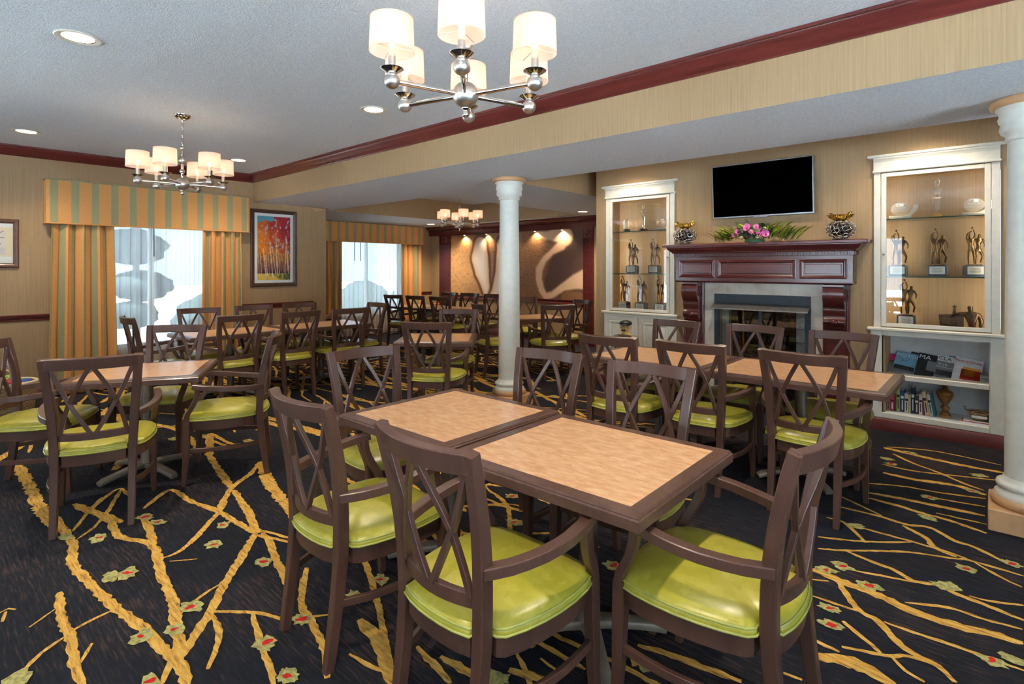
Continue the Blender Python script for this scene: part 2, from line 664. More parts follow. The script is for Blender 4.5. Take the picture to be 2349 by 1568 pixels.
def skin_mesh(name, joints, bones, mat, sub=1):
    """continuous body grown on a skeleton: joints {name: (x,y,z,r)}"""
    me = bpy.data.meshes.new(name)
    keys = list(joints)
    me.from_pydata([joints[k][:3] for k in keys], [(keys.index(a), keys.index(b)) for a, b in bones], [])
    o = bpy.data.objects.new(name, me)
    COL.objects.link(o)
    md = o.modifiers.new('skin', 'SKIN')
    md.use_smooth_shade = True
    for i, k in enumerate(keys):
        r = joints[k][3]
        rr = r if isinstance(r, (tuple, list)) else (r, r)
        me.skin_vertices[0].data[i].radius = rr
    me.skin_vertices[0].data[0].use_root = True
    s = o.modifiers.new('sub', 'SUBSURF'); s.levels = sub; s.render_levels = sub
    new = bpy.data.meshes.new_from_object(o.evaluated_get(bpy.context.evaluated_depsgraph_get()))
    bpy.data.objects.remove(o); bpy.data.meshes.remove(me)
    new.name = name
    new.materials.clear(); new.materials.append(mat)
    new.polygons.foreach_set('use_smooth', [True] * len(new.polygons))
    return new

# ------------------------------------------------------------------ room shell
def wall(name, axis, p0, p1, u0, u1, z0, z1, holes=(), mat=None):
    """slab across an axis between planes p0..p1, spanning u0..u1 and z0..z1, with rectangular openings"""
    us = sorted({u0, u1, *[h[0] for h in holes], *[h[1] for h in holes]})
    zz = sorted({z0, z1, *[h[2] for h in holes], *[h[3] for h in holes]})
    b = MB()
    for i in range(len(us) - 1):
        j = 0
        while j < len(zz) - 1:
            def hole(jj):
                um, zm = (us[i] + us[i + 1]) / 2, (zz[jj] + zz[jj + 1]) / 2
                return any(h[0] < um < h[1] and h[2] < zm < h[3] for h in holes)
            if hole(j):
                j += 1; continue
            k = j
            while k + 1 < len(zz) - 1 and not hole(k + 1):
                k += 1
            a = (us[i], us[i + 1], zz[j], zz[k + 1])
            if axis == 'x':
                b.box(p0, p1, a[0], a[1], a[2], a[3])
            else:
                b.box(a[0], a[1], p0, p1, a[2], a[3])
            j = k + 1
    return struct(name, b, mat or WALLPAPER)


floor = struct('floor', MB().box(X2 - .3, XR + .3, YB - .3, YM + .3, -0.12, 0.0), CARPET)
struct('ceiling', MB().box(X2 - .3, XR + .3, YB - .3, YM + .3, ZC, ZC + 0.15), CEILING)

W1, W2 = OPENINGS['left'][0], OPENINGS['bay'][0]
wall('wall_left', 'x', XW - .22, XW, YB, 4.40, 0, ZC, OPENINGS['left'])
wall('wall_bay_return', 'y', 4.40, 4.60, X2, XW, 0, ZC)
wall('wall_bay', 'x', X2 - .22, X2, 4.60, YM, 0, ZC, [W2])
wall('wall_mural', 'y', YM, YM + .2, X2 - .22, -3.86, 0, ZC)
wall('wall_back', 'y', YB - .22, YB, XW - .22, XR, 0, ZC, OPENINGS['back'])
wall('wall_right', 'x', XR, XR + .2, YB, YF + .5, 0, ZC, OPENINGS['right'])
CABL = (-3.70, -2.79, 0.935, 2.345)
CABR = (-0.84, 0.03, 0.935, 2.345)
OPENR = (-0.755, -0.015, 0.155, 0.865)
FBOX = (-2.255, -1.36, 0.0, 1.13)
wall('wall_fireplace', 'y', YF, YF + .5, -3.86, XR, 0, ZC, [CABL, CABR, OPENR, FBOX])
wall('wall_chimney_side', 'x', -3.86, -3.66, YF + .5, YM, 0, ZC)


def soffit(name, x0, x1, y0, y1):
    b = MB()
    vs = [(x, y, z) for z in (ZS, ZC) for y in (y0, y1) for x in (x0, x1)]
    b.m = 1
    b.add(vs, [(0, 2, 3, 1)])
    b.m = 0
    b.add(vs, [(0, 1, 5, 4), (2, 6, 7, 3), (0, 4, 6, 2), (1, 3, 7, 5)])
    return struct(name, b, [WALLPAPER, CEILING])


TX0, TX1, TY0, TY1 = -8.42, -5.60, 4.80, 8.18     # raised tray over the far tables
soffit('ceiling_beam_front', XW, XR, FY0, FY1)
soffit('ceiling_soffit_bay', X2, TX0, FY1 - 0.04, YM)
soffit('ceiling_soffit_tray_front', TX0, TX1, FY1, TY0)
soffit('ceiling_soffit_tray_back', TX0, TX1, TY1, YM)
soffit('ceiling_beam_side', TX1, -4.05, FY1, YM)

# ------------------------------------------------------------------ carpet pattern
CARPET_BRANCHES = [
(0.042,[(-4.42,0.59),(-3.98,0.61),(-3.69,0.61),(-3.44,0.57),(-3.16,0.59),(-2.87,0.62),(-2.61,0.66),(-2.36,0.68),(-2.23,0.69),(-2.12,0.66)]),
(0.041,[(-4.25,0.72),(-3.91,0.81),(-3.6,0.8),(-3.37,0.89),(-3.04,0.84),(-2.78,0.81),(-2.59,0.77),(-2.42,0.73),(-2.27,0.69)]),
(0.036,[(-3.66,0.95),(-3.36,0.9)]),
(0.039,[(-3.09,1.32),(-2.86,1.14),(-2.69,1.0),(-2.52,0.88),(-2.4,0.78),(-2.31,0.71)]),
(0.035,[(-3.67,1.24),(-3.51,1.28),(-3.09,1.31)]),
(0.042,[(-3.48,1.43),(-3.12,1.33)]),
(0.023,[(-3.64,1.37),(-3.51,1.28),(-3.28,1.07),(-3.19,0.98),(-3.17,0.91),(-3.18,0.87)]),
(0.034,[(-3.05,1.31),(-2.96,1.33),(-2.72,1.26),(-2.46,1.21)]),
(0.02,[(-3.1,1.34),(-3.06,1.36),(-2.86,1.42)]),
(0.02,[(-3.02,1.33),(-2.81,1.4)]),
(0.02,[(-2.52,0.89),(-2.37,1.01),(-2.23,1.07)]),
(0.023,[(-2.38,1.0),(-2.19,0.95),(-1.99,0.9),(-1.91,0.88)]),
(0.023,[(-2.5,0.88),(-2.36,0.86),(-2.24,0.8),(-2.17,0.75)]),
(0.034,[(-3.19,0.48),(-2.94,0.45),(-2.76,0.45),(-2.57,0.43),(-2.41,0.43)]),
(0.012,[(-3.05,0.45),(-2.97,0.35)]),
(0.018,[(-2.81,0.46),(-2.84,0.54),(-2.85,0.62)]),
(0.018,[(-2.79,0.44),(-2.74,0.36),(-2.67,0.3),(-2.63,0.27)]),
(0.017,[(-2.55,0.44),(-2.66,0.5)]),
(0.015,[(-3.19,0.28),(-3.2,0.31),(-3.17,0.33)]),
(0.017,[(-3.1,0.28),(-3.18,0.3)]),
(0.019,[(-3.87,0.64),(-4.14,0.77),(-4.3,0.86)]),
(0.018,[(-3.74,0.64),(-3.87,0.75),(-4.17,0.9)]),
(0.016,[(-2.6,0.79),(-2.68,0.91),(-2.71,1.0)]),
(0.026,[(-2.35,0.69),(-2.27,0.65),(-2.21,0.61)]),
(0.012,[(-3.11,0.9),(-3.06,0.96),(-3.03,1.0)]),
(0.047,[(-4.61,1.61),(-4.17,1.53),(-3.84,1.48)]),
(0.032,[(-3.91,0.99),(-4.1,1.19),(-3.8,1.22),(-3.56,1.28),(-3.49,1.28)]),
(0.035,[(-3.55,1.29),(-3.84,1.48),(-3.99,1.66),(-4.14,1.78)]),
(0.04,[(-3.79,1.47),(-3.51,1.42),(-3.2,1.35),(-3.07,1.33)]),
(0.068,[(-4.19,1.82),(-3.73,1.68),(-3.26,1.59)]),
(0.059,[(-5.24,1.83),(-4.58,1.6)]),
(0.034,[(-5.23,1.84),(-4.82,1.84),(-4.75,1.9)]),
(0.029,[(-3.22,1.03),(-3.34,1.13),(-3.51,1.27)]),
(0.065,[(-5.49,0.58),(-5.05,0.58),(-4.33,0.57),(-3.97,0.6)]),
(0.043,[(-4.31,0.72),(-4.1,0.77),(-3.94,0.82),(-3.79,0.85)]),
(0.024,[(-4.13,0.77),(-4.36,0.93),(-4.38,0.98)]),
(0.023,[(-3.96,0.81),(-4.35,0.97)]),
(0.034,[(-3.8,0.96),(-3.37,0.9)]),
(0.028,[(-4.38,0.98),(-4.16,0.99)]),
(0.031,[(-0.69,5.37),(-0.35,5.3),(-0.12,5.28),(0.06,5.29)]),
(0.012,[(-0.67,5.41),(-0.36,5.54),(0.03,5.48)]),
(0.016,[(-0.61,5.24),(-0.47,5.09),(-0.31,4.98),(-0.17,4.85),(-0.06,4.78)]),
(0.014,[(-0.64,4.91),(-0.44,4.9),(-0.15,5.01),(0.03,5.08)]),
(0.028,[(-0.61,4.71),(-0.42,4.71),(-0.2,4.76),(-0.05,4.69)]),
(0.014,[(-0.66,4.41),(-0.46,4.51),(-0.28,4.54),(-0.05,4.62)]),
(0.025,[(-0.63,4.23),(-0.43,4.26),(-0.22,4.28),(-0.05,4.3)]),
(0.019,[(-0.62,4.13),(-0.46,4.12),(-0.33,4.09),(-0.21,4.08),(-0.04,4.02)]),
(0.013,[(-0.31,4.41),(-0.05,4.46)]),
(0.012,[(-0.27,4.15),(-0.04,4.16)]),
(0.017,[(-0.72,3.86),(-0.51,3.87),(-0.39,3.85),(-0.28,3.89),(-0.16,3.79),(-0.09,3.78),(0.04,3.68)]),
(0.012,[(-0.75,4.04),(-0.51,3.89)]),
(0.02,[(-0.4,3.82),(-0.29,3.73),(-0.24,3.63),(-0.15,3.59)]),
(0.014,[(-0.75,3.64),(-0.66,3.64),(-0.53,3.46)]),
(0.013,[(-0.58,3.63),(-0.34,3.63),(-0.19,3.62),(-0.11,3.6)]),
(0.012,[(-0.73,3.35),(-0.53,3.46),(-0.34,3.62)]),
(0.012,[(-0.7,3.21),(-0.58,3.29),(-0.36,3.47),(-0.16,3.56),(-0.1,3.59),(0.1,3.58)]),
(0.016,[(-0.58,3.28),(-0.48,3.25),(-0.37,3.23),(-0.29,3.18),(-0.2,3.21),(-0.13,3.18),(-0.02,3.16),(0.09,3.13)]),
(0.032,[(-0.68,2.97),(-0.55,2.95),(-0.44,2.94),(-0.35,2.92),(-0.25,2.89),(-0.12,2.9),(-0.01,2.93),(0.08,2.94)]),
(0.018,[(-0.56,2.94),(-0.45,2.76),(-0.37,2.72),(-0.31,2.64),(-0.24,2.58),(-0.16,2.56),(-0.11,2.5)]),
(0.012,[(-0.66,2.87),(-0.59,2.91)]),
(0.012,[(-0.53,3.09),(-0.41,3.13),(-0.28,3.17)]),
(0.012,[(-0.3,2.95),(-0.15,3.03),(-0.04,3.03),(0.08,3.05)]),
(0.012,[(-0.62,2.73),(-0.44,2.74)]),
(0.012,[(-0.35,2.73),(-0.25,2.73),(-0.14,2.74),(-0.05,2.74),(0.08,2.74)]),
(0.015,[(-0.48,2.62),(-0.39,2.55),(-0.33,2.5)]),
(0.019,[(-0.55,2.41),(-0.45,2.4)]),
(0.012,[(-0.45,2.44),(-0.31,2.5),(-0.25,2.55),(-0.16,2.56)]),
(0.042,[(-0.52,2.31),(-0.4,2.37),(-0.31,2.35),(-0.27,2.34)]),
(0.012,[(-0.3,2.51),(-0.25,2.45),(-0.19,2.43)]),
(0.012,[(-0.09,3.2),(-0.02,3.21),(0.09,3.27)]),
(0.012,[(-0.08,3.58),(0.02,3.49),(0.09,3.45)]),
(0.012,[(-0.58,2.14),(-0.52,2.15)]),
(0.051,[(-4.0,1.77),(-3.67,1.68),(-3.24,1.58),(-3.0,1.51)]),
(0.034,[(-3.06,1.34),(-2.92,1.32),(-2.68,1.25),(-2.42,1.19)]),
(0.03,[(-2.54,1.33),(-2.3,1.18),(-2.14,1.14),(-1.94,1.09),(-1.8,1.02)]),
(0.017,[(-2.35,1.03),(-2.23,1.08),(-2.11,1.23)]),
(0.053,[(-2.0,1.28),(-1.85,1.26),(-1.67,1.19),(-1.61,1.16)]),
(0.019,[(-1.85,1.14),(-1.73,1.16),(-1.66,1.18)]),
(0.029,[(-1.69,1.34),(-1.45,1.3)]),
(0.022,[(-2.12,0.93),(-1.95,0.9)]),
(0.027,[(-2.47,2.59),(-2.25,2.49),(-1.99,2.22)]),
(0.025,[(-2.45,2.49),(-2.25,2.49),(-2.14,2.51)]),
(0.027,[(-1.34,1.49),(-1.19,1.54)]),
(0.018,[(-1.29,1.61),(-1.2,1.6)]),
(0.021,[(-1.05,1.92),(-0.9,1.96),(-0.77,1.98),(-0.68,2.0)]),
(0.021,[(-1.06,1.88),(-1.0,1.81)]),
]
CARPET_LEAVES = [(-3.81,0.6),(-3.67,0.72),(-3.17,0.67),(-3.14,0.73),(-3.64,0.99),(-3.77,0.96),(-2.56,0.64),(-2.51,0.74),(-3.12,1.11),(-3.32,1.23),(-2.75,1.21),(-2.14,0.94),(-1.92,0.93),(-2.63,0.28),(-2.62,0.84),(-2.26,0.59),(-0.63,5.07),(-0.59,4.96),(-0.52,5.35),(-0.32,4.4),(-0.12,4.72),(-0.09,5.1),(-0.3,4.04),(-0.61,3.63),(-0.62,3.01),(-0.57,3.1),(0.06,3.69),(-0.11,3.48),(-0.44,2.99),(-0.17,3.23),(-0.54,2.68),(-0.51,2.56),(-0.01,2.73),(0.05,2.79),(-2.18,1.12),(-1.92,0.93),(-2.15,0.96),(-2.16,1.36),(-2.18,1.51),(-2.34,2.63),(-2.09,2.37),(-1.34,1.43),(-0.96,1.85),(-1.42,2.35)]


rnd = random.Random(11)
extra = []
for i in range(300):                      # far carpet: branches running roughly along the fireplace wall
    y = 0.9 + 6.9 * i / 300 + rnd.uniform(-.05, .05)
    x = rnd.uniform(-9.6, -1.0)
    a = rnd.uniform(-0.33, 0.33)
    L = rnd.uniform(0.9, 2.6)
    pts = []
    for k in range(6):
        pts.append((x, y))
        a = max(-.5, min(.5, a + rnd.uniform(-.3, .3)))
        x += L / 6 * math.cos(a); y += L / 6 * math.sin(a)
    if rnd.random() < .6:
        p = pts[2]; s = rnd.choice((-1, 1))
        extra.append((rnd.uniform(.014, .03), [p, (p[0] + .16, p[1] + s * .10), (p[0] + .34, p[1] + s * .30), (p[0] + .5, p[1] + s * .36)]))
    extra.append((rnd.choice((.022, .028, .036, .048, .060)), pts))


def clear_of_traced(x, y):
    r = math.hypot(x, y)
    brg = math.degrees(math.atan2(-x, y))      # bearing to the left of straight ahead towards the fireplace
    if brg > 62 and r < 4.9: return False
    if brg < 34 and r < 5.5 and y < 5.5 and x > -1.7 and brg < 22: return False
    return y < 5.3 or x < -4.2


bb, lb, rb = MB(), MB(), MB()
zi = 0
for w, pts in CARPET_BRANCHES + [e for e in extra if all(clear_of_traced(*p) for p in e[1])]:
    zi += 1
    z = 0.0012 + (zi % 40) * 2.5e-5
    if max(p[0] for p in pts) > -1.2 and zi < 90: w *= 1.55
    P = catmull([(p[0], p[1], 0) for p in pts], 0.022)
    vs, F = [], []
    for i, p in enumerate(P):
        tg = P[min(i + 1, len(P) - 1)] - P[max(i - 1, 0)]
        n = Vector((-tg.y, tg.x, 0))
        if n.length < 1e-6: n = Vector((1, 0, 0))
        n.normalize()
        end = min(i, len(P) - 1 - i)
        ww = w * 0.5 * (0.55 + 0.45 * min(1, end / 4))
        vs.append((p.x + n.x * ww * rnd.uniform(.72, 1.35), p.y + n.y * ww * rnd.uniform(.72, 1.35), z))
        ww2 = ww * rnd.uniform(.72, 1.35)
        vs.append((p.x - n.x * ww2, p.y - n.y * ww2, z))
    for i in range(len(P) - 1):
        F.append((2 * i, 2 * i + 1, 2 * i + 3, 2 * i + 2))
    bb.add(vs, F)


def blot(mb, x, y, r, z, el, rz, n=17, j=.3):
    vs = [(x, y, z)]
    for k in range(n):
        a = 2 * PI * k / n
        q = r * rnd.uniform(1 - j, 1 + j)
        u, v = q * math.cos(a) * el, q * math.sin(a)
        vs.append((x + u * math.cos(rz) - v * math.sin(rz), y + u * math.sin(rz) + v * math.cos(rz), z))
    mb.add(vs, [(0, 1 + k, 1 + (k + 1) % n) for k in range(n)])


leaves = list(CARPET_LEAVES)
for i in range(120):
    q = (rnd.uniform(-9.5, -1.0), rnd.uniform(1.0, 7.6))
    if clear_of_traced(*q): leaves.append(q)
for i, (x, y) in enumerate(leaves):
    rz = rnd.uniform(-.5, .5)
    blot(lb, x, y, rnd.uniform(.028, .042), 0.0026 + (i % 7) * 2e-5, 1.45, rz)
    if rnd.random() < .7:
        blot(rb, x, y, rnd.uniform(.010, .016), 0.0031, 1.5, rz + 1, 9, .4)
for nm, m_, mt in (('carpet_branches', bb, CARPET_GOLD), ('carpet_leaves', lb, CARPET_LEAF), ('carpet_flowers', rb, CARPET_RED)):
    o = m_.build(nm, mt, floor)
    o['kind'] = 'stuff'

# ------------------------------------------------------------------ mouldings
def run(name, prof, axis, a0, a1, mat=CHERRY):
    """moulding profile extruded along an axis"""
    b = MB().extrude(prof, axis, a0, a1)
    return struct(name, b, mat, 40)


CR = [(0, 0), (0.012, 0), (0.018, 0.012), (0.030, 0.018), (0.048, 0.040), (0.072, 0.066), (0.086, 0.076), (0.090, 0.088), (0.104, 0.092), (0.104, 0.11), (0, 0.11)]
run('trim_1', [(XW + p[0], ZC - .11 + p[1]) for p in CR], 'y', YB, FY0)
run('trim_2', [(FY0 - p[0], ZC - .11 + p[1]) for p in CR], 'x', XW, XR)
RAIL = [(0, 0), (.010, 0), (.014, .012), (.010, .020), (.020, .034), (.020, .046), (.034, .054), (.036, .066), (.026, .072), (0, .072)]
run('trim_3', [(XW + p[0], .878 + p[1]) for p in RAIL], 'y', YB, 1.40)
run('trim_4', [(XW + p[0], .878 + p[1]) for p in RAIL], 'y', 3.0, 4.36)
run('trim_5', [(X2 + p[0], .828 + p[1]) for p in RAIL], 'y', 7.9, YM)
BASE = [(0, 0), (.018, 0), (.018, .085), (.014, .095), (.010, .108), (.004, .112), (0, .112)]
run('baseboard_left', [(XW + p[0], p[1]) for p in BASE], 'y', YB, 4.40)
run('baseboard_bay', [(X2 + p[0], p[1]) for p in BASE], 'y', 4.60, YM)
run('baseboard_fireplace', [(YF - .012 - p[0], p[1]) for p in BASE], 'x', -0.98, XR)
run('baseboard_chimney', [(YF - p[0], p[1]) for p in BASE], 'x', -3.86, -2.70)
run('baseboard_mural', [(YM - p[0], p[1]) for p in BASE], 'x', X2, -3.86)

# ------------------------------------------------------------------ columns
def column(x, y, label):
    t = thing('column', label, 'column', (x, y, 0), 0, 'white columns under the ceiling beam')
    s = .185
    MB().cbox(-s, s, -s, s, 0, .125, .006).build('plinth', TAN_PAINT, t)
    MB().lathe([(.165, .125), (.176, .135), (.180, .15), (.176, .165), (.166, .175)], 40).build('base_ring', TAN_PAINT, t, 40)
    MB().lathe([(.160, .175), (.160, .19), (.150, .202), (.143, .21), (.143, .222), (.152, .228), (.154, .24), (.150, .252), (.138, .258), (.128, .265), (.118, .285)], 40).build('base_moulding', COLUMN_PAINT, t, 50)
    H = ZS
    pr = [(.118, .27)] + [(.116 - .014 * (k / 12) ** 1.7, .30 + (H - .30 - .24) * k / 12) for k in range(13)]
    MB().lathe(pr + [(.101, H - .235)], 40).build('shaft', COLUMN_PAINT, t, 40)
    MB().lathe([(.102, H - .24), (.112, H - .232), (.115, H - .222), (.110, H - .212), (.116, H - .20), (.132, H - .19), (.140, H - .17), (.136, H - .15), (.134, H - .135), (.142, H - .125), (.146, H - .105), (.140, H - .09), (.142, H - .07), (.155, H - .055), (.158, H - .045)], 40).build('capital', COLUMN_PAINT, t, 50)
    MB().lathe([(.160, H - .047), (.176, H - .042), (.184, H - .026), (.178, H - .008), (.168, H)], 40).build('abacus', TAN_PAINT, t, 50)
    return t


column(-3.93, 4.37, 'white round column on a tan plinth in the middle of the room')
column(-8.30, 4.20 + .24, 'white round column against the window wall beside the autumn painting')
column(0.15, 4.26, 'large white round column at the right edge beside the bookshelves')

# ------------------------------------------------------------------ windows, sheers and drapes
def glazing(name, axis, p, u0, u1, z0, z1, mull, glass=None):
    o = MB()
    fw = .055
    def bx(a0, a1, c0, c1, d0=-.035, d1=.035):
        if axis == 'x': o.box(p + d0, p + d1, a0, a1, c0, c1)
        else: o.box(a0, a1, p + d0, p + d1, c0, c1)
    bx(u0, u0 + fw, z0, z1); bx(u1 - fw, u1, z0, z1); bx(u0, u1, z0, z0 + fw); bx(u0, u1, z1 - fw, z1)
    for m_ in mull: bx(m_ - .03, m_ + .03, z0, z1)
    w = o.build(name, WHITE_PAINT); w['kind'] = 'structure'
    es = [u0 + fw] + list(mull) + [u1 - fw]
    for k in range(len(es) - 1):
        q = MB()
        if axis == 'x': q.box(p - .003, p + .003, es[k], es[k + 1], z0 + fw, z1 - fw)
        else: q.box(es[k], es[k + 1], p - .003, p + .003, z0 + fw, z1 - fw)
        q.build('window_pane', glass or PANE, w)
    return w


glazing('window_1', 'x', XW - .14, *W1, [2.18], DIMMING_PANE)
glazing('window_2', 'x', X2 - .14, *W2, [6.85], DIMMING_PANE)
nw = 3
for side, ax, pl in (('left', 'x', XW - .05), ('back', 'y', YB - .14), ('right', 'x', XR + .12)):
    for o_ in OPENINGS[side][1 if side == 'left' else 0:]:
        glazing('window_%d' % nw, ax, pl, *o_, [] if o_[1] < -2.8 and side == 'left' else [(o_[0] + o_[1]) / 2])  # also glazes the unseen openings added for light
        nw += 1


def drape(mb, axis, p, u0, u1, z0, z1, folds, amp, seed, gather=1.0, stripe=None, rows=10):
    """hanging cloth: u runs along the wall, folds stand out from it; gather narrows the top"""
    r = random.Random(seed)
    n = folds * 12
    ph = [r.uniform(.7, 1.3) for _ in range(folds + 2)]
    uc = (u0 + u1) / 2
    vs, F, mi = [], [], []
    for j in range(rows + 1):
        f = j / rows
        z = z0 + (z1 - z0) * f
        g = 1 + (gather - 1) * f
        for i in range(n + 1):
            s = i / n
            q = s * folds
            a = ph[int(q)] * (1 - q % 1) + ph[int(q) + 1] * (q % 1)
            d = amp * a * math.cos(q * 2 * PI) * (1.12 - .3 * f)
            u = uc + (u0 - uc + (u1 - u0) * s + .012 * math.sin(q * 4 * PI + seed)) * g
            vs.append((p + d, u, z) if axis == 'x' else (u, p + d, z))
    for j in range(rows):
        for i in range(n):
            F.append((j * (n + 1) + i, j * (n + 1) + i + 1, (j + 1) * (n + 1) + i + 1, (j + 1) * (n + 1) + i))
            if stripe is not None:
                c = (i / n * (u1 - u0) * 1.75 + stripe) % .19
                mi.append(1 if c < .066 else 0)
            else:
                mi.append(0)
    b = len(mb.v)
    mb.v += vs; mb.f += [tuple(b + q for q in fc) for fc in F]; mb.mi += mi


def curtain(label, axis, p, u0, u1, z1, seed, folds, stripe, gather, mats=None, hem=.015):
    b = MB()
    drape(b, axis, p, u0, u1, hem, z1, folds, .040, seed, gather, stripe)
    o = b.build('drape', [ORANGE_CLOTH, SAGE_CLOTH], None, 60)
    sd = o.modifiers.new('thickness', 'SOLIDIFY'); sd.thickness = .004
    return tag(o, label, 'curtain', 'striped drapes at the windows')


curtain('wide orange and sage striped drape left of the nearer window', 'x', XW + .105, 1.10, 1.76, 2.03, 3, 4, .03, .88)
curtain('orange and sage striped drape right of the nearer window, beside the painting', 'x', XW + .105, 2.70, 3.24, 2.03, 5, 4, .10, .93)
curtain('dim striped drape at the left of the far window, behind the slim column', 'x', X2 + .11, 5.50, 6.10, 2.06, 6, 4, .02, 1.0)
curtain('striped drape at the right of the far window, beside the mural', 'x', X2 + .11, 7.60, 8.18, 2.06, 8, 4, .08, 1.0)


def sheer(label, axis, p, u0, u1, z0, z1, seed):
    b = MB()
    drape(b, axis, p, u0, u1, z0, z1, max(4, int((u1 - u0) / .11)), .017, seed, 1.0, None, 4)
    o = b.build('sheer_curtain', SHEER, None, 60)
    return tag(o, label, 'curtain', 'white sheers at the windows')


SHEERS = [sheer('white sheer voile hanging across the nearer window', 'x', XW + .045, 1.50, 2.95, .02, 2.10, 1),
          sheer('white sheer voile hanging across the far window', 'x', X2 + .05, 5.80, 7.85, .02, 2.10, 2)]


def valance(label, p, depth, u0, u1, z0, z1, start, tint):
    """upholstered box valance on a wall that runs along y"""
    t = thing('box_valance', label, 'valance', (0, 0, 0), 0, 'striped box valances')
    b = MB()
    x1 = p + depth
    R = .03
    ring = [(p, u0), (x1 - R, u0)] + [(x1 - R + R * math.sin(a), u0 + R - R * math.cos(a)) for a in (.5, 1.0, 1.57)]
    cuts = []
    c = u0 + R
    s = u0 + start
    while s < u1 - R:
        if s > c: cuts.append((s, 1))
        if u0 + R < s + .072 < u1 - R: cuts.append((s + .072, 0))
        s += .190
    mid = [(x1, u) for u, _ in cuts]
    end = [(x1 - R + R * math.cos(a), u1 - R + R * math.sin(a)) for a in (0, .57, 1.07, 1.57)] + [(p, u1)]
    pts = ring + mid + end
    cur = 0
    for i in range(len(pts) - 1):
        a, q = pts[i], pts[i + 1]
        for u, k in cuts:
            if abs(a[1] - u) < 1e-9 and a[0] == x1: cur = k
        b.m = cur
        b.add([(a[0], a[1], z0), (q[0], q[1], z0), (q[0], q[1], z1), (a[0], a[1], z1)], [(0, 1, 2, 3)])
    b.m = 0
    b.add([(a[0], a[1], z1) for a in pts], [tuple(range(len(pts)))])
    o = b.build('valance_box', [ORANGE_CLOTH, SAGE_CLOTH], t)
    for zz in (z0, z1):
        MB().tube([(a[0], a[1], zz) for a in pts], .009, 8).build('piping', ORANGE_CLOTH if zz == z0 else SAGE_CLOTH, t, 60)


valance('long orange and sage striped box valance over the nearer window', XW, .155, 1.085, 3.33, 1.985, 2.485, .035, 1)
valance('dimmer orange and sage striped box valance over the far window', X2, .20, 5.52, 8.215, 2.02, 2.43, .05, 1)
MB().tube([(XW + .085, 2.155, 1.99), (XW + .085, 2.155, 1.62)], .006, 8).build('draw_wand', SLATE, SHEERS[0])
for yy in (6.42, 6.56):
    MB().tube([(X2 + .10, yy, 2.03), (X2 + .10, yy, 1.62)], .008, 8).build('draw_wand', SLATE, SHEERS[1])

# ------------------------------------------------------------------ outdoors
t = NT('lawn'); t.color(t.ramp(t.noise(t.pos((3, 3, 3)), 1, 4), [(.3, (190, 192, 180)), (.7, (220, 220, 212))])); t.set(Roughness=.9)
g = MB().box(-60, XW - .35, YB - .35, 50, -.35, -.30).build('lawn', t.m)
g['kind'] = 'structure'
BOUNCE_PAVING = plain('pale_bounce_paving', (206, 214, 222), .9, var=.06, scale=2)  # unseen pale ground, added to bounce sunlight up onto the ceiling
g = MB().box(-60, 40, -40, YB - .35, -.35, -.30).build('bounce_ground', BOUNCE_PAVING)
g['kind'] = 'structure'
g = MB().box(XR + .35, 40, YB - .35, 30, -.35, -.30).build('bounce_ground_side', BOUNCE_PAVING)
g['kind'] = 'structure'
t = NT('topiary_leaf'); t.color(t.ramp(t.noise(t.pos((16, 16, 16)), 1, 4), [(.35, (18, 26, 20)), (.65, (44, 54, 44))])); t.set(Roughness=.9); LEAF_OUT = t.m
BARK = plain('bark', (96, 82, 68), .9, var=.2)


def leafy(mb, c, r, sc, seed):
    rr = random.Random(seed)
    k = len(mb.v)
    mb.ball(c, r, 26, sc)
    for i in range(k, len(mb.v)):
        v = Vector(mb.v[i]) - Vector(c)
        mb.v[i] = tuple(Vector(c) + v * rr.uniform(.88, 1.10))


def topiary(x, y, clouds, label, seed):
    t_ = thing('topiary_tree', label, 'tree', (x, y, -.3), 0, 'trees outside the windows')
    MB().tube([(0, 0, 0), (.05, .02, .7), (-.04, 0, 1.4), (.03, .05, 2.2), (0, 0, 3.0)], [.07, .06, .055, .05, .04], 8).build('trunk', BARK, t_, 60)
    for i, (dx, dy, z, r) in enumerate(clouds):
        b = MB(); leafy(b, (dx, dy, z), r, (1, 1, .55), seed + i)
        b.build('foliage_cloud', LEAF_OUT, t_, 60)


topiary(-11.4, 2.75, [(0, -.05, 2.15, .55), (0, .1, 1.45, .48), (.1, -.1, .95, .42), (0, -.2, 2.95, .8)], 'cloud-pruned topiary tree outside the nearer window', 3)
for i, (x, y, r) in enumerate(((-13, 4.6, .8), (-14.5, 9.4, .9), (-15, 12.2, 1.1))):
    t_ = thing('outdoor_shrub', ('low round shrub outside the nearer window', 'pale shrub outside the left pane of the far window', 'pale shrub outside the right pane of the far window')[i], 'shrub', (x, y, -.3), 0, 'shrubs outside the windows')
    b = MB(); leafy(b, (0, 0, r * .7), r, (1, 1, .8), 20 + i); b.build('foliage', LEAF_OUT, t_, 60)
    MB().tube([(0, 0, 0), (0, 0, r * .4)], .05, 6).build('stem', BARK, t_)

# ------------------------------------------------------------------ chairs
def back_y(x, z):
    """depth of the raked, bowed chair back at a height"""
    pts = [(0.0, -.272), (.2, -.246), (.40, -.226), (.55, -.226), (.75, -.247), (.93, -.288), (1.0, -.306)]
    for (za, ya), (zb, yb) in zip(pts, pts[1:]):
        if z <= zb:
            y = ya + (yb - ya) * (z - za) / (zb - za)
            break
    return y - (.048 * (1 - min(1, (x / .205) ** 2)) if z > .45 else 0)


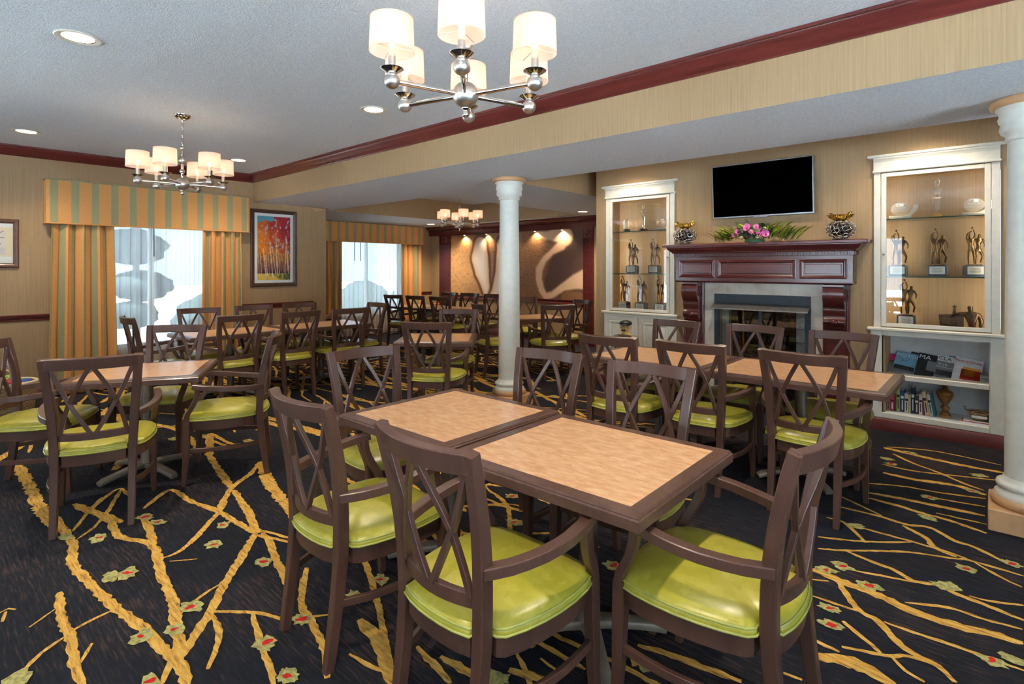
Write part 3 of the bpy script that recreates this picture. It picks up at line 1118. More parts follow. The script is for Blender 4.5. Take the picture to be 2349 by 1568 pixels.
def chair_proto():
    t = thing('dining_armchair', '', 'chair')
    n = Vector((0, -1, .18))
    # rear legs run up into the back
    for s in (-1, 1):
        path = [(s * .176, -.276, 0), (s * .177, -.250, .18), (s * .178, -.230, .36), (s * .181, -.226, .50), (s * .190, -.236, .66), (s * .201, -.258, .80), (s * .211, -.286, .92), (s * .216, -.303, .983)]
        P = catmull(path, .07)
        k = len(P)
        MB().sweep(P, (0, 1, 0), [.032 + .012 * min(1, i / (k * .4)) for i in range(k)], [.036 + .010 * math.sin(PI * i / (k - 1)) for i in range(k)]).build('rear_leg', CHAIR_WOOD, t, 35)
    xs = [-.214 + .428 * i / 12 for i in range(13)]
    MB().sweep([(x, -.296 - .048 * (1 - (x / .214) ** 2), .953) for x in xs], (0, -.22, 1), .030, .064).build('top_rail', CHAIR_WOOD, t, 35)
    xs = [-.168 + .336 * i / 10 for i in range(11)]
    MB().sweep([(x, -.224 - .040 * (1 - (x / .168) ** 2), .535) for x in xs], (0, 0, 1), .024, .042).build('lower_rail', CHAIR_WOOD, t, 35)
    for s in (-1, 1):
        for (xa, xb, bow) in ((.186, .012, .012), (.010, .152, .022)):
            P = []
            for i in range(9):
                f = i / 8
                z = .925 - .375 * f
                x = xa + (xb - xa) * f + bow * math.sin(PI * f)
                P.append((s * x, back_y(x, z) + .004, z))
            MB().sweep(P, n, .021, .018).build('slat', CHAIR_WOOD, t, 35)
    half = [(0, .262), (.10, .259), (.17, .252), (.215, .238), (.243, .212), (.258, .16), (.266, .09), (.267, .02), (.260, -.05), (.246, -.12), (.226, -.178), (.206, -.196), (.157, -.198), (.154, -.224), (.152, -.250), (.10, -.264), (.05, -.270), (0, -.272)]
    out = half + [(-x, y) for x, y in half[-2:0:-1]]
    N = len(out)
    rings = [(.97, .430), (1.0, .436), (1.008, .446), (1.0, .456), (.972, .466), (.90, .477), (.75, .487), (.5, .494), (.2, .497)]
    vs, F = [], []
    for sc, z in rings:
        vs += [(x * sc, y * sc, z) for x, y in out]
    vs.append((0, 0, .4975))
    for j in range(len(rings) - 1):
        for i in range(N):
            k = (i + 1) % N
            F.append((j * N + i, j * N + k, (j + 1) * N + k, (j + 1) * N + i))
    b = (len(rings) - 1) * N
    F += [(b + i, b + (i + 1) % N, len(vs) - 1) for i in range(N)]
    F.append(tuple(range(N - 1, -1, -1)))
    seat = MB().add(vs, F).build('seat', VINYL, t, 60)
    for sc, z in ((1.012, .440), (.992, .4585)):
        MB().tube([(x * sc, y * sc, z) for x, y in out], .0042, 6, closed=True).build('piping', PIPING, seat, 60)
    fr = MB()
    for (s0, z0, s1, z1) in ((.965, .372, .965, .434),):
        vs = [(x * .965, y * .965, z) for z in (.372, .434) for x, y in out] + [(x * .86, y * .86, z) for z in (.372, .434) for x, y in out]
        F = []
        for i in range(N):
            k = (i + 1) % N
            F += [(i, k, N + k, N + i), (2 * N + k, 2 * N + i, 3 * N + i, 3 * N + k), (k, i, 2 * N + i, 2 * N + k), (N + i, N + k, 3 * N + k, 3 * N + i)]
        fr.add(vs, F)
    fr.build('seat_frame', CHAIR_WOOD, t, 35)
    for s in (-1, 1):
        MB().sweep([(s * .236, .222, .455), (s * .236, .221, .36), (s * .238, .226, .18), (s * .242, .236, 0)], (0, 1, 0), [.040, .044, .038, .028], [.040, .044, .036, .028]).build('front_leg', CHAIR_WOOD, t, 35)
        arm = MB().sweep(catmull([(s * .196, -.240, .632), (s * .236, -.17, .636), (s * .270, -.06, .643), (s * .282, .04, .654), (s * .276, .12, .664), (s * .262, .178, .672)], .05), (0, 0, 1), .040, .034).build('arm', CHAIR_WOOD, t, 35)
        MB().sweep(catmull([(s * .238, .226, .44), (s * .243, .214, .485), (s * .252, .182, .54), (s * .261, .158, .60), (s * .264, .150, .66)], .03), (0, 1, 0), .036, .030).build('arm_post', CHAIR_WOOD, arm, 35)
        MB().sweep(catmull([(s * .178, -.242, .235), (s * .222, -.14, .235), (s * .248, -.01, .235), (s * .250, .11, .235), (s * .238, .22, .235)], .06), (0, 0, 1), .018, .028).build('stretcher', CHAIR_WOOD, t, 35)
    return t


# back-rail mid point (x, y), facing angle in degrees, label
CHAIRS = [
    (-2.003, 1.003, 89, 'leftmost of the two armchairs in front of the big front tables, seen from behind', 'f'),
    (-1.264, 1.006, 88, 'nearest armchair at the bottom centre, back to us, at the big front table', 'f'),
    (-0.389, 1.813, 180, 'armchair turned side-on at the right end of the big front table', 'f'),
    (-2.904, 1.887, -6, 'armchair facing right at the left end of the big front tables', 'f'),
    (-1.991, 2.583, -87, 'armchair facing us beyond the front tables, just right of the middle column base', 'f'),
    (-1.320, 2.560, -86, 'armchair facing us beyond the front right table, directly behind its laminate top', 'f'),
    (-2.118, 3.401, 92, 'left one of three armchairs with backs to us at the table by the fireplace', 'h'),
    (-1.518, 3.459, 91, 'middle one of three armchairs with backs to us at the table by the fireplace', 'h'),
    (-0.853, 3.484, 90, 'right one of three armchairs with backs to us at the table by the fireplace', 'h'),
    (-2.234, 4.844, -93, 'armchair facing us in front of the left mantel leg', 'h'),
    (-1.541, 4.866, -93, 'armchair facing us in front of the firebox', 'h'),
    (-0.875, 4.800, -96, 'armchair facing us in front of the right mantel leg', 'h'),
    (-3.748, 0.703, 160, 'armchair with its back to us at the near side of the small left table', 'l'),
    (-4.059, 1.872, 242, 'side-on armchair facing left at the right side of the small left table', 'l'),
    (-5.271, 1.590, -40, 'armchair facing us at the far side of the small left table', 'l'),
    (-5.02, 0.375, 60, 'armchair cut by the left picture edge beside the small left table', 'l'),
    (-6.52, 1.50, 88, 'armchair seen side-on in front of the nearer window at the long table end', 'w'),
    (-5.900, 2.372, 180, 'left one of three armchairs with backs to us at the long window table', 'w'),
    (-5.886, 3.027, 182, 'middle one of three armchairs with backs to us at the long window table', 'w'),
    (-5.858, 3.646, 174, 'right one of three armchairs with backs to us at the long window table', 'w'),
    (-7.28, 2.42, -10, 'left one of three armchairs facing us behind the long window table, before the drape', 'w'),
    (-7.30, 3.08, -8, 'middle one of three armchairs facing us behind the long window table, below the painting', 'w'),
    (-7.30, 3.71, -6, 'right one of three armchairs facing us behind the long window table, by the slim column', 'w'),
    (-6.488, 4.460, -92, 'armchair at the right end of the long window table before the far window', 'w'),
    (-3.864, 3.161, 122, 'armchair with its back to us at the near side of the small centre table', 'c'),
    (-4.76, 4.40, -60, 'armchair facing us at the far side of the small centre table', 'c'),
    (-5.30, 5.23, 65, 'armchair turned half away just left of the middle column', 'd'),
    (-4.33, 5.79, 146, 'armchair with its back to us just right of the middle column', 'd'),
    (-4.70, 6.92, -112, 'armchair facing us beside the right pilaster of the mural', 'd'),
    (-5.98, 7.02, -28, 'armchair half hidden by the middle column, below the mural', 'd'),
    (-8.22, 5.95, 96, 'left one of three far armchairs with backs to us below the chandelier', 'e'),
    (-7.65, 6.00, 93, 'middle one of three far armchairs with backs to us below the chandelier', 'e'),
    (-7.08, 6.08, 97, 'right one of three far armchairs with backs to us below the chandelier', 'e'),
    (-8.16, 7.30, -88, 'left one of three far armchairs facing us against the mural', 'e'),
    (-7.58, 7.31, -86, 'middle one of three far armchairs facing us against the mural', 'e'),
    (-6.95, 7.33, -86, 'right one of three far armchairs facing us against the mural, by the column', 'e'),
]
CG = {'f': 'armchairs at the big front tables', 'h': 'armchairs at the fireplace table', 'l': 'armchairs at the small left table', 'w': 'armchairs at the long window table', 'c': 'armchairs at the small centre table', 'd': 'armchairs at the table behind the column', 'e': 'armchairs at the far table'}
proto = chair_proto()
proto_tree = tree_of(proto)
for i, (x, y, a, lab, gk) in enumerate(CHAIRS):
    a = math.radians(a)
    loc = (x + .315 * math.cos(a), y + .315 * math.sin(a), 0.0)
    if i == 0:
        proto.location = loc; proto.rotation_euler = (0, 0, a - PI / 2)
        tag(proto, lab, 'chair', CG[gk])
    else:
        copy_thing(proto, proto_tree, loc, a - PI / 2, lab, CG[gk])

# ------------------------------------------------------------------ tables
def table(cx, cy, lx, ly, rz, label, group, z=.74, foot_rz=PI / 4):
    t = thing('dining_table', label, 'table', (cx, cy, 0), rz, group)
    a, b, w = lx / 2, ly / 2, .058
    MB().box(-a + w, a - w, -b + w, b - w, z - .030, z - .0004).build('laminate_panel', LAMINATE, t)
    prof = [(0, -.046), (0, -.014), (.005, -.009), (.005, -.006), (.010, 0), (w, 0), (w, -.046)]     # (inset, z)
    cs = [(-a, -b), (a, -b), (a, b), (-a, b)]
    for i in range(4):
        vs = []
        for (px, py) in (cs[i], cs[(i + 1) % 4]):
            sx_, sy_ = (1 if px < 0 else -1), (1 if py < 0 else -1)
            vs += [(px + sx_ * q, py + sy_ * q, z + h) for q, h in prof]
        n = len(prof)
        F = [tuple(range(n)), tuple(range(2 * n - 1, n - 1, -1))] + [(k, n + k, n + (k + 1) % n, (k + 1) % n) for k in range(n)]
        MB().add(vs, F).build('edge_band', TABLE_EDGE, t)
    MB().lathe([(.095, z - .05), (.095, z - .044), (.095, z - .030)], 20).build('mounting_plate', PEDESTAL, t)
    MB().lathe([(.052, .045), (.050, .075), (.038, .10), (.038, z - .05)], 24).build('pedestal', PEDESTAL, t, 40)
    for k in range(4):
        q = foot_rz + k * PI / 2
        c, s = math.cos(q), math.sin(q)
        P = [(.02 * c, .02 * s, .062), (.10 * c, .10 * s, .058), (.20 * c, .20 * s, .045), (.285 * c, .285 * s, .030), (.315 * c, .315 * s, .018)]
        MB().sweep(P, (0, 0, 1), [.070, .062, .054, .052, .046], [.034, .034, .032, .034, .028], .3).build('foot', PEDESTAL_FOOT, t, 45)
    return t


table(-1.224, 1.838, .865, .795, 0.012, 'front right dining table with wood-edged laminate top, nearest to us', 'square laminate tables')
table(-2.088, 1.873, .795, .800, 0.0, 'front left dining table pushed against the nearest one', 'square laminate tables')
table(-1.030, 4.230, 1.115, .815, 0.0, 'right one of two joined tables before the fireplace', 'tables joined before the fireplace')
table(-2.110, 4.235, 1.025, .815, 0.0, 'left one of two joined tables before the fireplace', 'tables joined before the fireplace')
table(-4.595, 1.185, .80, .745, math.radians(61), 'small square table at the left, beside the striped drape', 'square laminate tables')
table(-6.64, 2.545, .745, 1.09, 0.0, 'left one of two joined tables along the nearer window', 'tables joined along the window')
table(-6.60, 3.655, .745, 1.10, 0.0, 'right one of two joined tables along the nearer window', 'tables joined along the window')
table(-4.43, 3.795, .80, .75, math.radians(42), 'small square table in the centre, left of the middle column', 'square laminate tables')
table(-5.20, 6.37, .80, .78, math.radians(63), 'square table behind the middle column, before the mural', 'square laminate tables')
table(-8.32, 6.64, .94, .78, 0.0, 'left one of two far joined tables near the far window', 'joined tables in the far bay')
table(-7.37, 6.66, .94, .78, 0.0, 'right one of two far joined tables below the mural', 'joined tables in the far bay')

# ------------------------------------------------------------------ chandeliers
def chandelier_proto(drop):
    t = thing('chandelier', '', 'chandelier')
    MB().lathe([(.004, -.098), (.012, -.094), (.016, -.084), (.010, -.074), (.010, -.066), (.018, -.060), (.018, -.056)], 18).build('finial', CHROME, t, 60)
    MB().ball((0, 0, 0), .056, 28).build('hub', NICKEL, t, 60)
    MB().lathe([(.010, .05), (.010, .085), (.012, .088), (.012, .094)], 14).build('lower_rod', CHROME, t, 40)
    MB().ball((0, 0, .112), .022, 18).build('small_ball', NICKEL, t, 60)
    MB().lathe([(.011, .13), (.011, .178)], 14).build('upper_rod', CHROME, t, 40)
    MB().ball((0, 0, .208), .034, 20).build('large_ball', NICKEL, t, 60)
    MB().lathe([(.009, .238), (.009, .30)], 14).build('top_rod', CHROME, t, 40)
    MB().ball((0, 0, .318), .021, 16).build('top_ball', NICKEL, t, 60)
    z = .336; k = 0
    b = MB()
    while z < drop - .03:
        pts = []
        for i in range(12):
            a = 2 * PI * i / 12
            u, w = .010 * math.cos(a), .021 * math.sin(a)
            pts.append((u, 0, z + w + .018) if k % 2 else (0, u, z + w + .018))
        b.tube(pts, .0026, 6, closed=True)
        z += .035; k += 1
    b.build('chain', CHROME, t, 60)
    MB().lathe([(.008, drop - .045), (.030, drop - .040), (.055, drop - .024), (.066, drop - .012), (.068, drop)], 28).build('canopy', CHROME, t, 50)
    for k in range(6):
        a = k * PI / 3
        c, s = math.cos(a), math.sin(a)
        X = .328
        arm = MB().tube([(.05 * c, .05 * s, 0), (X * c, X * s, 0)], .0105, 12).build('arm', CHROME, t, 50)
        MB().ball((X * c, X * s, 0), .032, 20).build('arm_ball', NICKEL, arm, 60)
        MB().lathe([(.016, .026), (.020, .030), (.046, .046), (.047, .048), (.022, .036), (.016, .036)], 24, X * c, X * s).build('drip_cup', CHROME, arm, 50)
        MB().lathe([(.0145, .036), (.0145, .096)], 16, X * c, X * s).build('candle_sleeve', NICKEL, arm, 50)
        MB().lathe([(.0140, .096), (.0140, .134)], 16, X * c, X * s).build('candle_socket', SHADE, arm, 50)
        MB().ball((X * c, X * s, .152), .013, 12, (1, 1, 1.5)).build('bulb', BULB, arm, 60)
        sh = MB()
        vs, F = [], []
        n = 60
        for j, (zz, r) in enumerate(((.116, .088), (.160, .0865), (.205, .085), (.246, .0835))):
            for i in range(n):
                q = 2 * PI * i / n
                rr = r + (.0007 if i % 2 else -.0007)
                vs.append((X * c + rr * math.cos(q), X * s + rr * math.sin(q), zz))
        for j in range(3):
            for i in range(n):
                F.append((j * n + i, j * n + (i + 1) % n, (j + 1) * n + (i + 1) % n, (j + 1) * n + i))
        sh.add(vs, F)
        shade = sh.build('shade', SHADE, t, 70)
        for zz, r in ((.116, .0885), (.246, .084)):
            MB().tube([(X * c + r * math.cos(2 * PI * i / 36), X * s + r * math.sin(2 * PI * i / 36), zz) for i in range(36)], .0018, 6, closed=True).build('shade_rim', SHADE, shade, 60)
        sp = MB()
        for j in range(3):
            q = a + j * 2 * PI / 3 + .5
            sp.tube([(X * c + .014 * math.cos(q), X * s + .014 * math.sin(q), .132), (X * c + .087 * math.cos(q), X * s + .087 * math.sin(q), .118)], .0014, 5)
        sp.build('shade_spider', NICKEL, shade)
    return t


def bulbs_of(x, y, z, rz, power):
    for k in range(6):
        a = rz + k * PI / 3
        l = bpy.data.lights.new('chandelier_lamp', 'POINT')
        l.energy = power; l.color = (1.0, .78, .56); l.shadow_soft_size = .02
        o = bpy.data.objects.new('chandelier_lamp', l); COL.objects.link(o)
        o.location = (x + .328 * math.cos(a), y + .328 * math.sin(a), z + .178)


HUBZ = 2.22
ch = chandelier_proto(ZC - HUBZ)
cht = tree_of(ch)
CH = [(-1.70, 1.61, 74, 'large chandelier with six pleated shades hanging at the top centre, nearest to us'), (-5.396, 1.66, 81, 'chandelier with six shades hanging on a chain before the nearer striped valance'), (-7.0, 6.49, 88, 'small distant chandelier in the raised ceiling tray before the mural')]
for i, (x, y, a, lab) in enumerate(CH):
    if i == 0:
        ch.location = (x, y, HUBZ); ch.rotation_euler = (0, 0, math.radians(a)); tag(ch, lab, 'chandelier', 'six-shade chandeliers')
    else:
        copy_thing(ch, cht, (x, y, HUBZ), math.radians(a), lab, 'six-shade chandeliers')
    bulbs_of(x, y, HUBZ, math.radians(a), .10)

# ------------------------------------------------------------------ recessed lights
def downlight(x, y, z, label, power, spot=130, r=.085):
    t = thing('recessed_downlight', label, 'downlight', (x, y, z), 0, 'recessed ceiling lights')
    MB().lathe([(r, -.001), (r + .028, -.001), (r + .03, -.005), (r + .024, -.009), (r, -.006), (r, -.001)], 32, cap=False).build('trim_ring', WHITE_PAINT, t, 40)
    MB().lathe([(r, -.0055), (r * .96, -.004), (r * .90, -.0025)], 32, cap=False).build('reflector', CHROME, t, 40)
    MB().lathe([(.001, -.0034), (r * .93, -.0034), (r * .93, -.0028), (.001, -.0028)], 28).build('lamp', LENS, t)
    l = bpy.data.lights.new('downlight_beam', 'SPOT')
    l.energy = power; l.color = (1.0, .84, .64); l.spot_size = math.radians(spot); l.spot_blend = .8; l.shadow_soft_size = .05
    o = bpy.data.objects.new('downlight_beam', l); COL.objects.link(o); o.location = (x, y, z - .012)


downlight(-4.02, .69, ZC, 'round ceiling downlight at the top left corner', 30)
downlight(-7.18, .825, ZC, 'round ceiling downlight at the far left above the crown moulding', 26)
downlight(-7.115, 2.82, ZC, 'round ceiling downlight right of the second chandelier', 26)
downlight(-3.974, 2.685, ZC, 'round ceiling downlight left of the nearest chandelier', 30)
downlight(-5.30, 7.776, ZS, 'ceiling downlight above the right end of the mural', 55)
downlight(-9.35, 7.80, ZS, 'ceiling downlight beside the far valance', 50)
downlight(-0.45, 5.55, ZC, 'downlight hidden behind the beam above the right display cabinet', 22)
downlight(-3.28, 5.55, ZC, 'downlight hidden behind the beam above the left display cabinet', 22)
downlight(-1.85, 5.15, ZC, 'added fill downlight hidden behind the beam above the fireplace table', 22)  # from here on: unseen extra lamps added for warm downward light
downlight(-0.85, 2.60, ZC, 'added unseen ceiling downlight just above the top picture edge over the front table', 30)
downlight(-0.85, 0.60, ZC, 'added unseen ceiling downlight overhead near the viewpoint', 30)
downlight(-4.02, -1.4, ZC, 'added unseen ceiling downlight behind the viewpoint to the left', 26)
downlight(-0.85, -1.4, ZC, 'added unseen ceiling downlight behind the viewpoint', 26)

# ------------------------------------------------------------------ fireplace mantel
def three_sides(prof, W0, D0):
    """moulding wrapped round the front and both ends: prof = [(offset, z)]"""
    vs, F = [], []
    for o, z in prof:
        vs += [(-W0 - o, 0, z), (-W0 - o, -D0 - o, z), (W0 + o, -D0 - o, z), (W0 + o, 0, z)]
    n = len(prof)
    for j in range(n - 1):
        for k in range(3):
            F.append((j * 4 + k, j * 4 + k + 1, (j + 1) * 4 + k + 1, (j + 1) * 4 + k))
    F.append((3, 2, 1, 0)); F.append(tuple((n - 1) * 4 + k for k in range(4)))
    return MB().add(vs, F)


def frame_panel(name, x0, x1, z0, z1, y, w, proud, mat, parent, field=True):
    """raised mitred picture-frame moulding with a field, standing on the plane y (facing -y)"""
    prof = [(0, 0), (0, -proud * .6), (w * .2, -proud), (w * .45, -proud * .7), (w * .65, -proud * .8), (w, -proud * .1), (w, 0)]
    cs = [(x0, z0), (x1, z0), (x1, z1), (x0, z1)]
    mb = MB()
    cx, cz = (x0 + x1) / 2, (z0 + z1) / 2
    for i in range(4):
        vs = []
        for (px, pz) in (cs[i], cs[(i + 1) % 4]):
            sx_, sz_ = (1 if px < cx else -1), (1 if pz < cz else -1)
            vs += [(px + sx_ * q, y + h, pz + sz_ * q) for q, h in prof]
        n = len(prof)
        mb.add(vs, [(k, n + k, n + (k + 1) % n, (k + 1) % n) for k in range(n)])
    o = mb.build(name, mat, parent, 30)
    if field:
        MB().cbox(x0 + w * 1.35, x1 - w * 1.35, y - proud * .5, y + .002, z0 + w * 1.35, z1 - w * 1.35, .006).build('panel_field', mat, o)
    return o


MX = -1.842
mt = thing('fireplace_mantel', 'dark mahogany mantelpiece with dentil moulding, panelled frieze and scroll corbels', 'mantel', (MX, YF, 0))
MB().cbox(-.985, .985, -.245, 0, 1.706, 1.736, .005).build('shelf', MAHOGANY, mt)
three_sides([(.002, 1.632), (.022, 1.636), (.026, 1.650), (.040, 1.658), (.062, 1.684), (.066, 1.694), (.072, 1.698), (.072, 1.707)], .868, .168).build('cornice', MAHOGANY, mt, 35)
MB().box(-.872, .872, -.172, 0, 1.596, 1.633).build('dentil_rail', MAHOGANY, mt)
dme = MB().cbox(-.016, .016, -.012, 0, 0, .030, .002).data('dentil', MAHOGANY)
nd = 34
for i in range(nd):
    link('dentil', dme, mt, (-.855 + 1.71 * i / (nd - 1), -.172, 1.601))
for s in (-1, 1):
    for y in (-.14, -.09, -.04):
        link('dentil', dme, mt, (s * .872, y, 1.601), (0, 0, s * PI / 2))
MB().cbox(-.863, .863, -.165, 0, 1.338, 1.597, .004).build('frieze', MAHOGANY, mt)
three_sides([(-.03, 1.316), (-.012, 1.318), (-.002, 1.328), (.004, 1.334), (.004, 1.340), (-.02, 1.341)], .863, .165).build('bed_moulding', MAHOGANY, mt, 35)
for (a, b) in ((-.815, -.415), (-.385, .385), (.415, .815)):
    frame_panel('frieze_panel', a, b, 1.372, 1.560, -.165, .034, .013, MAHOGANY, mt)
CORB = [(0, 1.316), (-.150, 1.316), (-.150, 1.298), (-.138, 1.286), (-.150, 1.262), (-.154, 1.226), (-.148, 1.186), (-.132, 1.148), (-.106, 1.118), (-.086, 1.104), (-.094, 1.090), (-.096, 1.074), (-.088, 1.050), (-.080, 1.020), (-.082, 1.004), (-.098, .990), (-.106, .968), (-.100, .944), (-.082, .926), (-.062, .918), (-.054, .900), (-.030, .888), (0, .880)]
for s in (-1, 1):
    pil = MB().cbox(s * .70 - .112, s * .70 + .112, -.045, 0, 0, 1.32, .004).build('mantel_leg', MAHOGANY, mt)
    for k in (-1, 1):
        MB().cbox(s * .70 + k * .099 - .008, s * .70 + k * .099 + .008, -.054, -.040, .0, 1.31, .003).build('edge_bead', MAHOGANY, pil)
    cb = MB()
    for (a, b, f) in ((-.088, -.052, 1.08), (-.052, .052, .97), (.052, .088, 1.08)):
        cb.extrude([(-.045 + y * f * .80, z) for y, z in CORB], 'x', s * .70 + a, s * .70 + b)
    corbel = cb.build('corbel', MAHOGANY, mt, 35)
    MB().ball((s * .70, -.115, .962), .036, 18, (1, .8, .9)).build('corbel_bead', MAHOGANY, corbel, 60)
    for k in (-1, 1):
        sp = [(s * .70 + k * .090, -.108 + .045 * (1 - i / 26) * math.cos(i * .5), 1.212 + .070 * (1 - i / 26) * math.sin(i * .5)) for i in range(22)]
        MB().tube(sp, .005, 6).build('carved_scroll', MAHOGANY, corbel, 60)

# marble surround: every tile its own piece
sr = thing('marble_surround', 'pale marble tile surround around the firebox', 'surround', (MX, YF, 0))
MB().box(-.588, .588, -.010, -.0008, 1.194, 1.318).build('grout_bed', STONE_AWARD, sr)
for s in (-1, 1):
    MB().box(min(s * .588, s * .478), max(s * .588, s * .478), -.010, -.0008, .0, 1.194).build('grout_bed', STONE_AWARD, sr)
hx = [-.588, -.335, .295, .588]
for a, b in zip(hx, hx[1:]):
    MB().cbox(a + .001, b - .001, -.0145, -.004, 1.195, 1.318, .001).build('tile', MARBLE, sr)
for s in (-1, 1):
    zz = [0.0, .29, .59, .89, 1.193]
    for a, b in zip(zz, zz[1:]):
        MB().cbox(min(s * .587, s * .478), max(s * .587, s * .478), -.0145, -.004, a + .001, b - .001, .001).build('tile', MARBLE, sr)

fb = thing('gas_fireplace_insert', 'gas fireplace insert with a steel hood, glass doors and ceramic logs', 'fireplace', (MX, YF, 0))
MB().box(-.476, .476, -.020, -.002, 1.08, 1.193).build('header_panel', SLATE, fb)
for s in (-1, 1):
    MB().box(min(s * .476, s * .425), max(s * .476, s * .425), -.020, -.002, 0, 1.08).build('side_post', SLATE, fb)
MB().extrude([(-.020, 1.100), (-.120, 1.046), (-.124, 1.034), (-.118, 1.034), (-.020, 1.088)], 'x', -.476, .476).build('hood', STEEL, fb)
MB().box(-.015, .015, -.012, -.004, .06, 1.08).build('door_mullion', SLATE, fb)
for s in (-1, 1):
    MB().box(min(s * .42, s * .015), max(s * .42, s * .015), -.010, -.006, .06, 1.08).build('door_pane', PANE, fb)
    b = MB()
    for k in range(8):
        z0 = .05 + .135 * k
        b.cbox(min(s * .415, s * .335), max(s * .415, s * .335), .03, .10, z0, z0 + .131, .003)
    b.build('pale_brick_pier', PALE_BRICK, fb)
    MB().box(min(s * .42, s * .400), max(s * .42, s * .400), .10, .47, 0, 1.12).build('fire_side_wall', SOOT, fb)
MB().box(-.42, .42, .46, .485, 0, 1.12).build('fire_back_wall', SOOT, fb)
MB().box(-.42, .42, .0, .485, 1.10, 1.125).build('fire_ceiling', SOOT, fb)
MB().box(-.43, .43, .0, .485, .002, .05).build('fire_floor', SOOT, fb)
MB().box(-.25, -.23, .20, .215, .05, 1.08).build('brass_post', GOLD_METAL, fb)
for (x0, z, x1, r, y) in ((-.22, .30, .30, .055, .17), (-.30, .40, .02, .06, .26), (.02, .42, .30, .062, .24), (-.18, .52, .24, .055, .30), (-.02, .56, -.30, .045, .20), (.10, .54, .32, .05, .18)):
    P = [(x0 + (x1 - x0) * k / 8, y + .02 * math.sin(k), z + .03 * math.sin(k * 1.3 + x0 * 9)) for k in range(9)]
    MB().tube(P, [r * (.85 + .2 * ((k * 7) % 3) / 2) for k in range(9)], 10).build('ceramic_log', LOG, fb, 60)
gr = MB()
for k in range(6):
    x = -.3 + .12 * k
    gr.box(x - .012, x + .012, .10, .34, .05, .25)
gr.box(-.33, .33, .10, .13, .22, .25)
gr.build('log_grate', BLACK, fb)

# ------------------------------------------------------------------ built-in cabinets
def cabinet(cx, hw, label, base):
    t = thing('built_in_cabinet', label, 'cabinet', (cx, YF, 0), 0, 'white built-in cabinets beside the fireplace')
    f = -.020                                     # face of the white frame
    MB().cbox(-hw - .05, hw + .05, -.055, 0, 2.478, 2.506, .008).build('cap', WHITE_PAINT, t)
    MB().extrude([(0, 2.365), (-.030, 2.365), (-.030, 2.44), (-.036, 2.455), (-.046, 2.47), (-.046, 2.479), (0, 2.479)], 'x', -hw, hw).build('frieze', WHITE_PAINT, t)
    MB().cbox(-hw - .012, hw + .012, -.040, 0, 2.345, 2.366, .006).build('astragal', WHITE_PAINT, t)
    for s in (-1, 1):
        MB().cbox(min(s * hw, s * (hw - .055)), max(s * hw, s * (hw - .055)), f, 0, .935, 2.346, .003).build('stile', WHITE_PAINT, t)
    MB().cbox(-hw - .05, hw + .05, -.055, 0, .906, .936, .008).build('sill', WHITE_PAINT, t)
    d = hw - .058
    door = MB()
    door.cbox(-d, -d + .040, f - .006, f + .014, .945, 2.338, .003)
    door.cbox(d - .040, d, f - .006, f + .014, .945, 2.338, .003)
    door.cbox(-d + .040, d - .040, f - .006, f + .014, .945, .978, .003)
    door.cbox(-d + .040, d - .040, f - .006, f + .014, 2.302, 2.338, .003)
    do = door.build('glass_door', WHITE_PAINT, t)
    MB().box(-d + .040, d - .040, f + .002, f + .006, .978, 2.302).build('door_pane', PANE, do)
    return t, d, do


def niche(t, hw, z0, z1, back, side, depth=.30):
    MB().box(-hw, hw, depth, depth + .01, z0, z1).build('back_panel', back, t)
    for s in (-1, 1):
        MB().box(min(s * hw, s * (hw - .008)), max(s * hw, s * (hw - .008)), .0, depth, z0, z1).build('side_panel', side, t)
    MB().box(-hw, hw, 0, depth, z0, z0 + .012).build('niche_floor', side, t)
    MB().box(-hw, hw, 0, depth, z1 - .01, z1).build('niche_top', side, t)


def glass_shelf(t, hw, z):
    o = MB().box(-hw + .01, hw - .01, .012, .295, z - .010, z).build('glass_shelf', SHELF_GLASS, t)
    MB().box(-hw + .01, hw - .01, .006, .012, z - .010, z).build('shelf_edge', GREEN_EDGE, o)


def knob(do, x, z):
    MB().ball((x, -.034, z), .011, 14).build('knob', CHROME, do, 60)


LCX, RCX = -3.245, -0.408
cl, dl, dol = cabinet(LCX, .462, 'white glass-fronted trophy cabinet left of the fireplace, with panelled doors below', 'doors')
niche(cl, .455, .937, 2.343, WALLPAPER, WALLPAPER)
glass_shelf(cl, .447, 1.928); glass_shelf(cl, .447, 1.405)
knob(dol, dl - .022, 1.60)
MB().box(-.485, .485, -.022, 0, .112, .906).build('base_frame', WHITE_PAINT, cl)
for s in (-1, 1):
    bd = MB().cbox(min(s * .46, s * .006), max(s * .46, s * .006), -.034, -.022, .15, .875, .003).build('base_door', WHITE_PAINT, cl)
    frame_panel('door_panel', min(s * .40, s * .066), max(s * .40, s * .066), .21, .815, -.034, .03, .008, WHITE_PAINT, bd)
cr, dr, dor = cabinet(RCX, .435, 'white glass-fronted trophy cabinet right of the fireplace, with open bookshelves below', 'open')
niche(cr, .428, .937, 2.343, WALLPAPER, WALLPAPER)
glass_shelf(cr, .42, 1.922); glass_shelf(cr, .42, 1.400)
knob(dor, -dr + .022, 1.60)
for s in (-1, 1):
    MB().cbox(min(s * .46, s * .372), max(s * .46, s * .372), -.022, 0, .112, .906, .003).build('base_stile', WHITE_PAINT, cr)
MB().cbox(-.372, .372, -.022, 0, .862, .906, .003).build('base_rail', WHITE_PAINT, cr)
MB().cbox(-.372, .372, -.022, 0, .112, .160, .003).build('base_rail', WHITE_PAINT, cr)
niche(cr, .372, .155, .865, NICHE_BLUE, NICHE_BLUE, .32)
MB().cbox(-.366, .366, -.015, .32, .468, .512, .004).build('wood_shelf', WHITE_PAINT, cr)
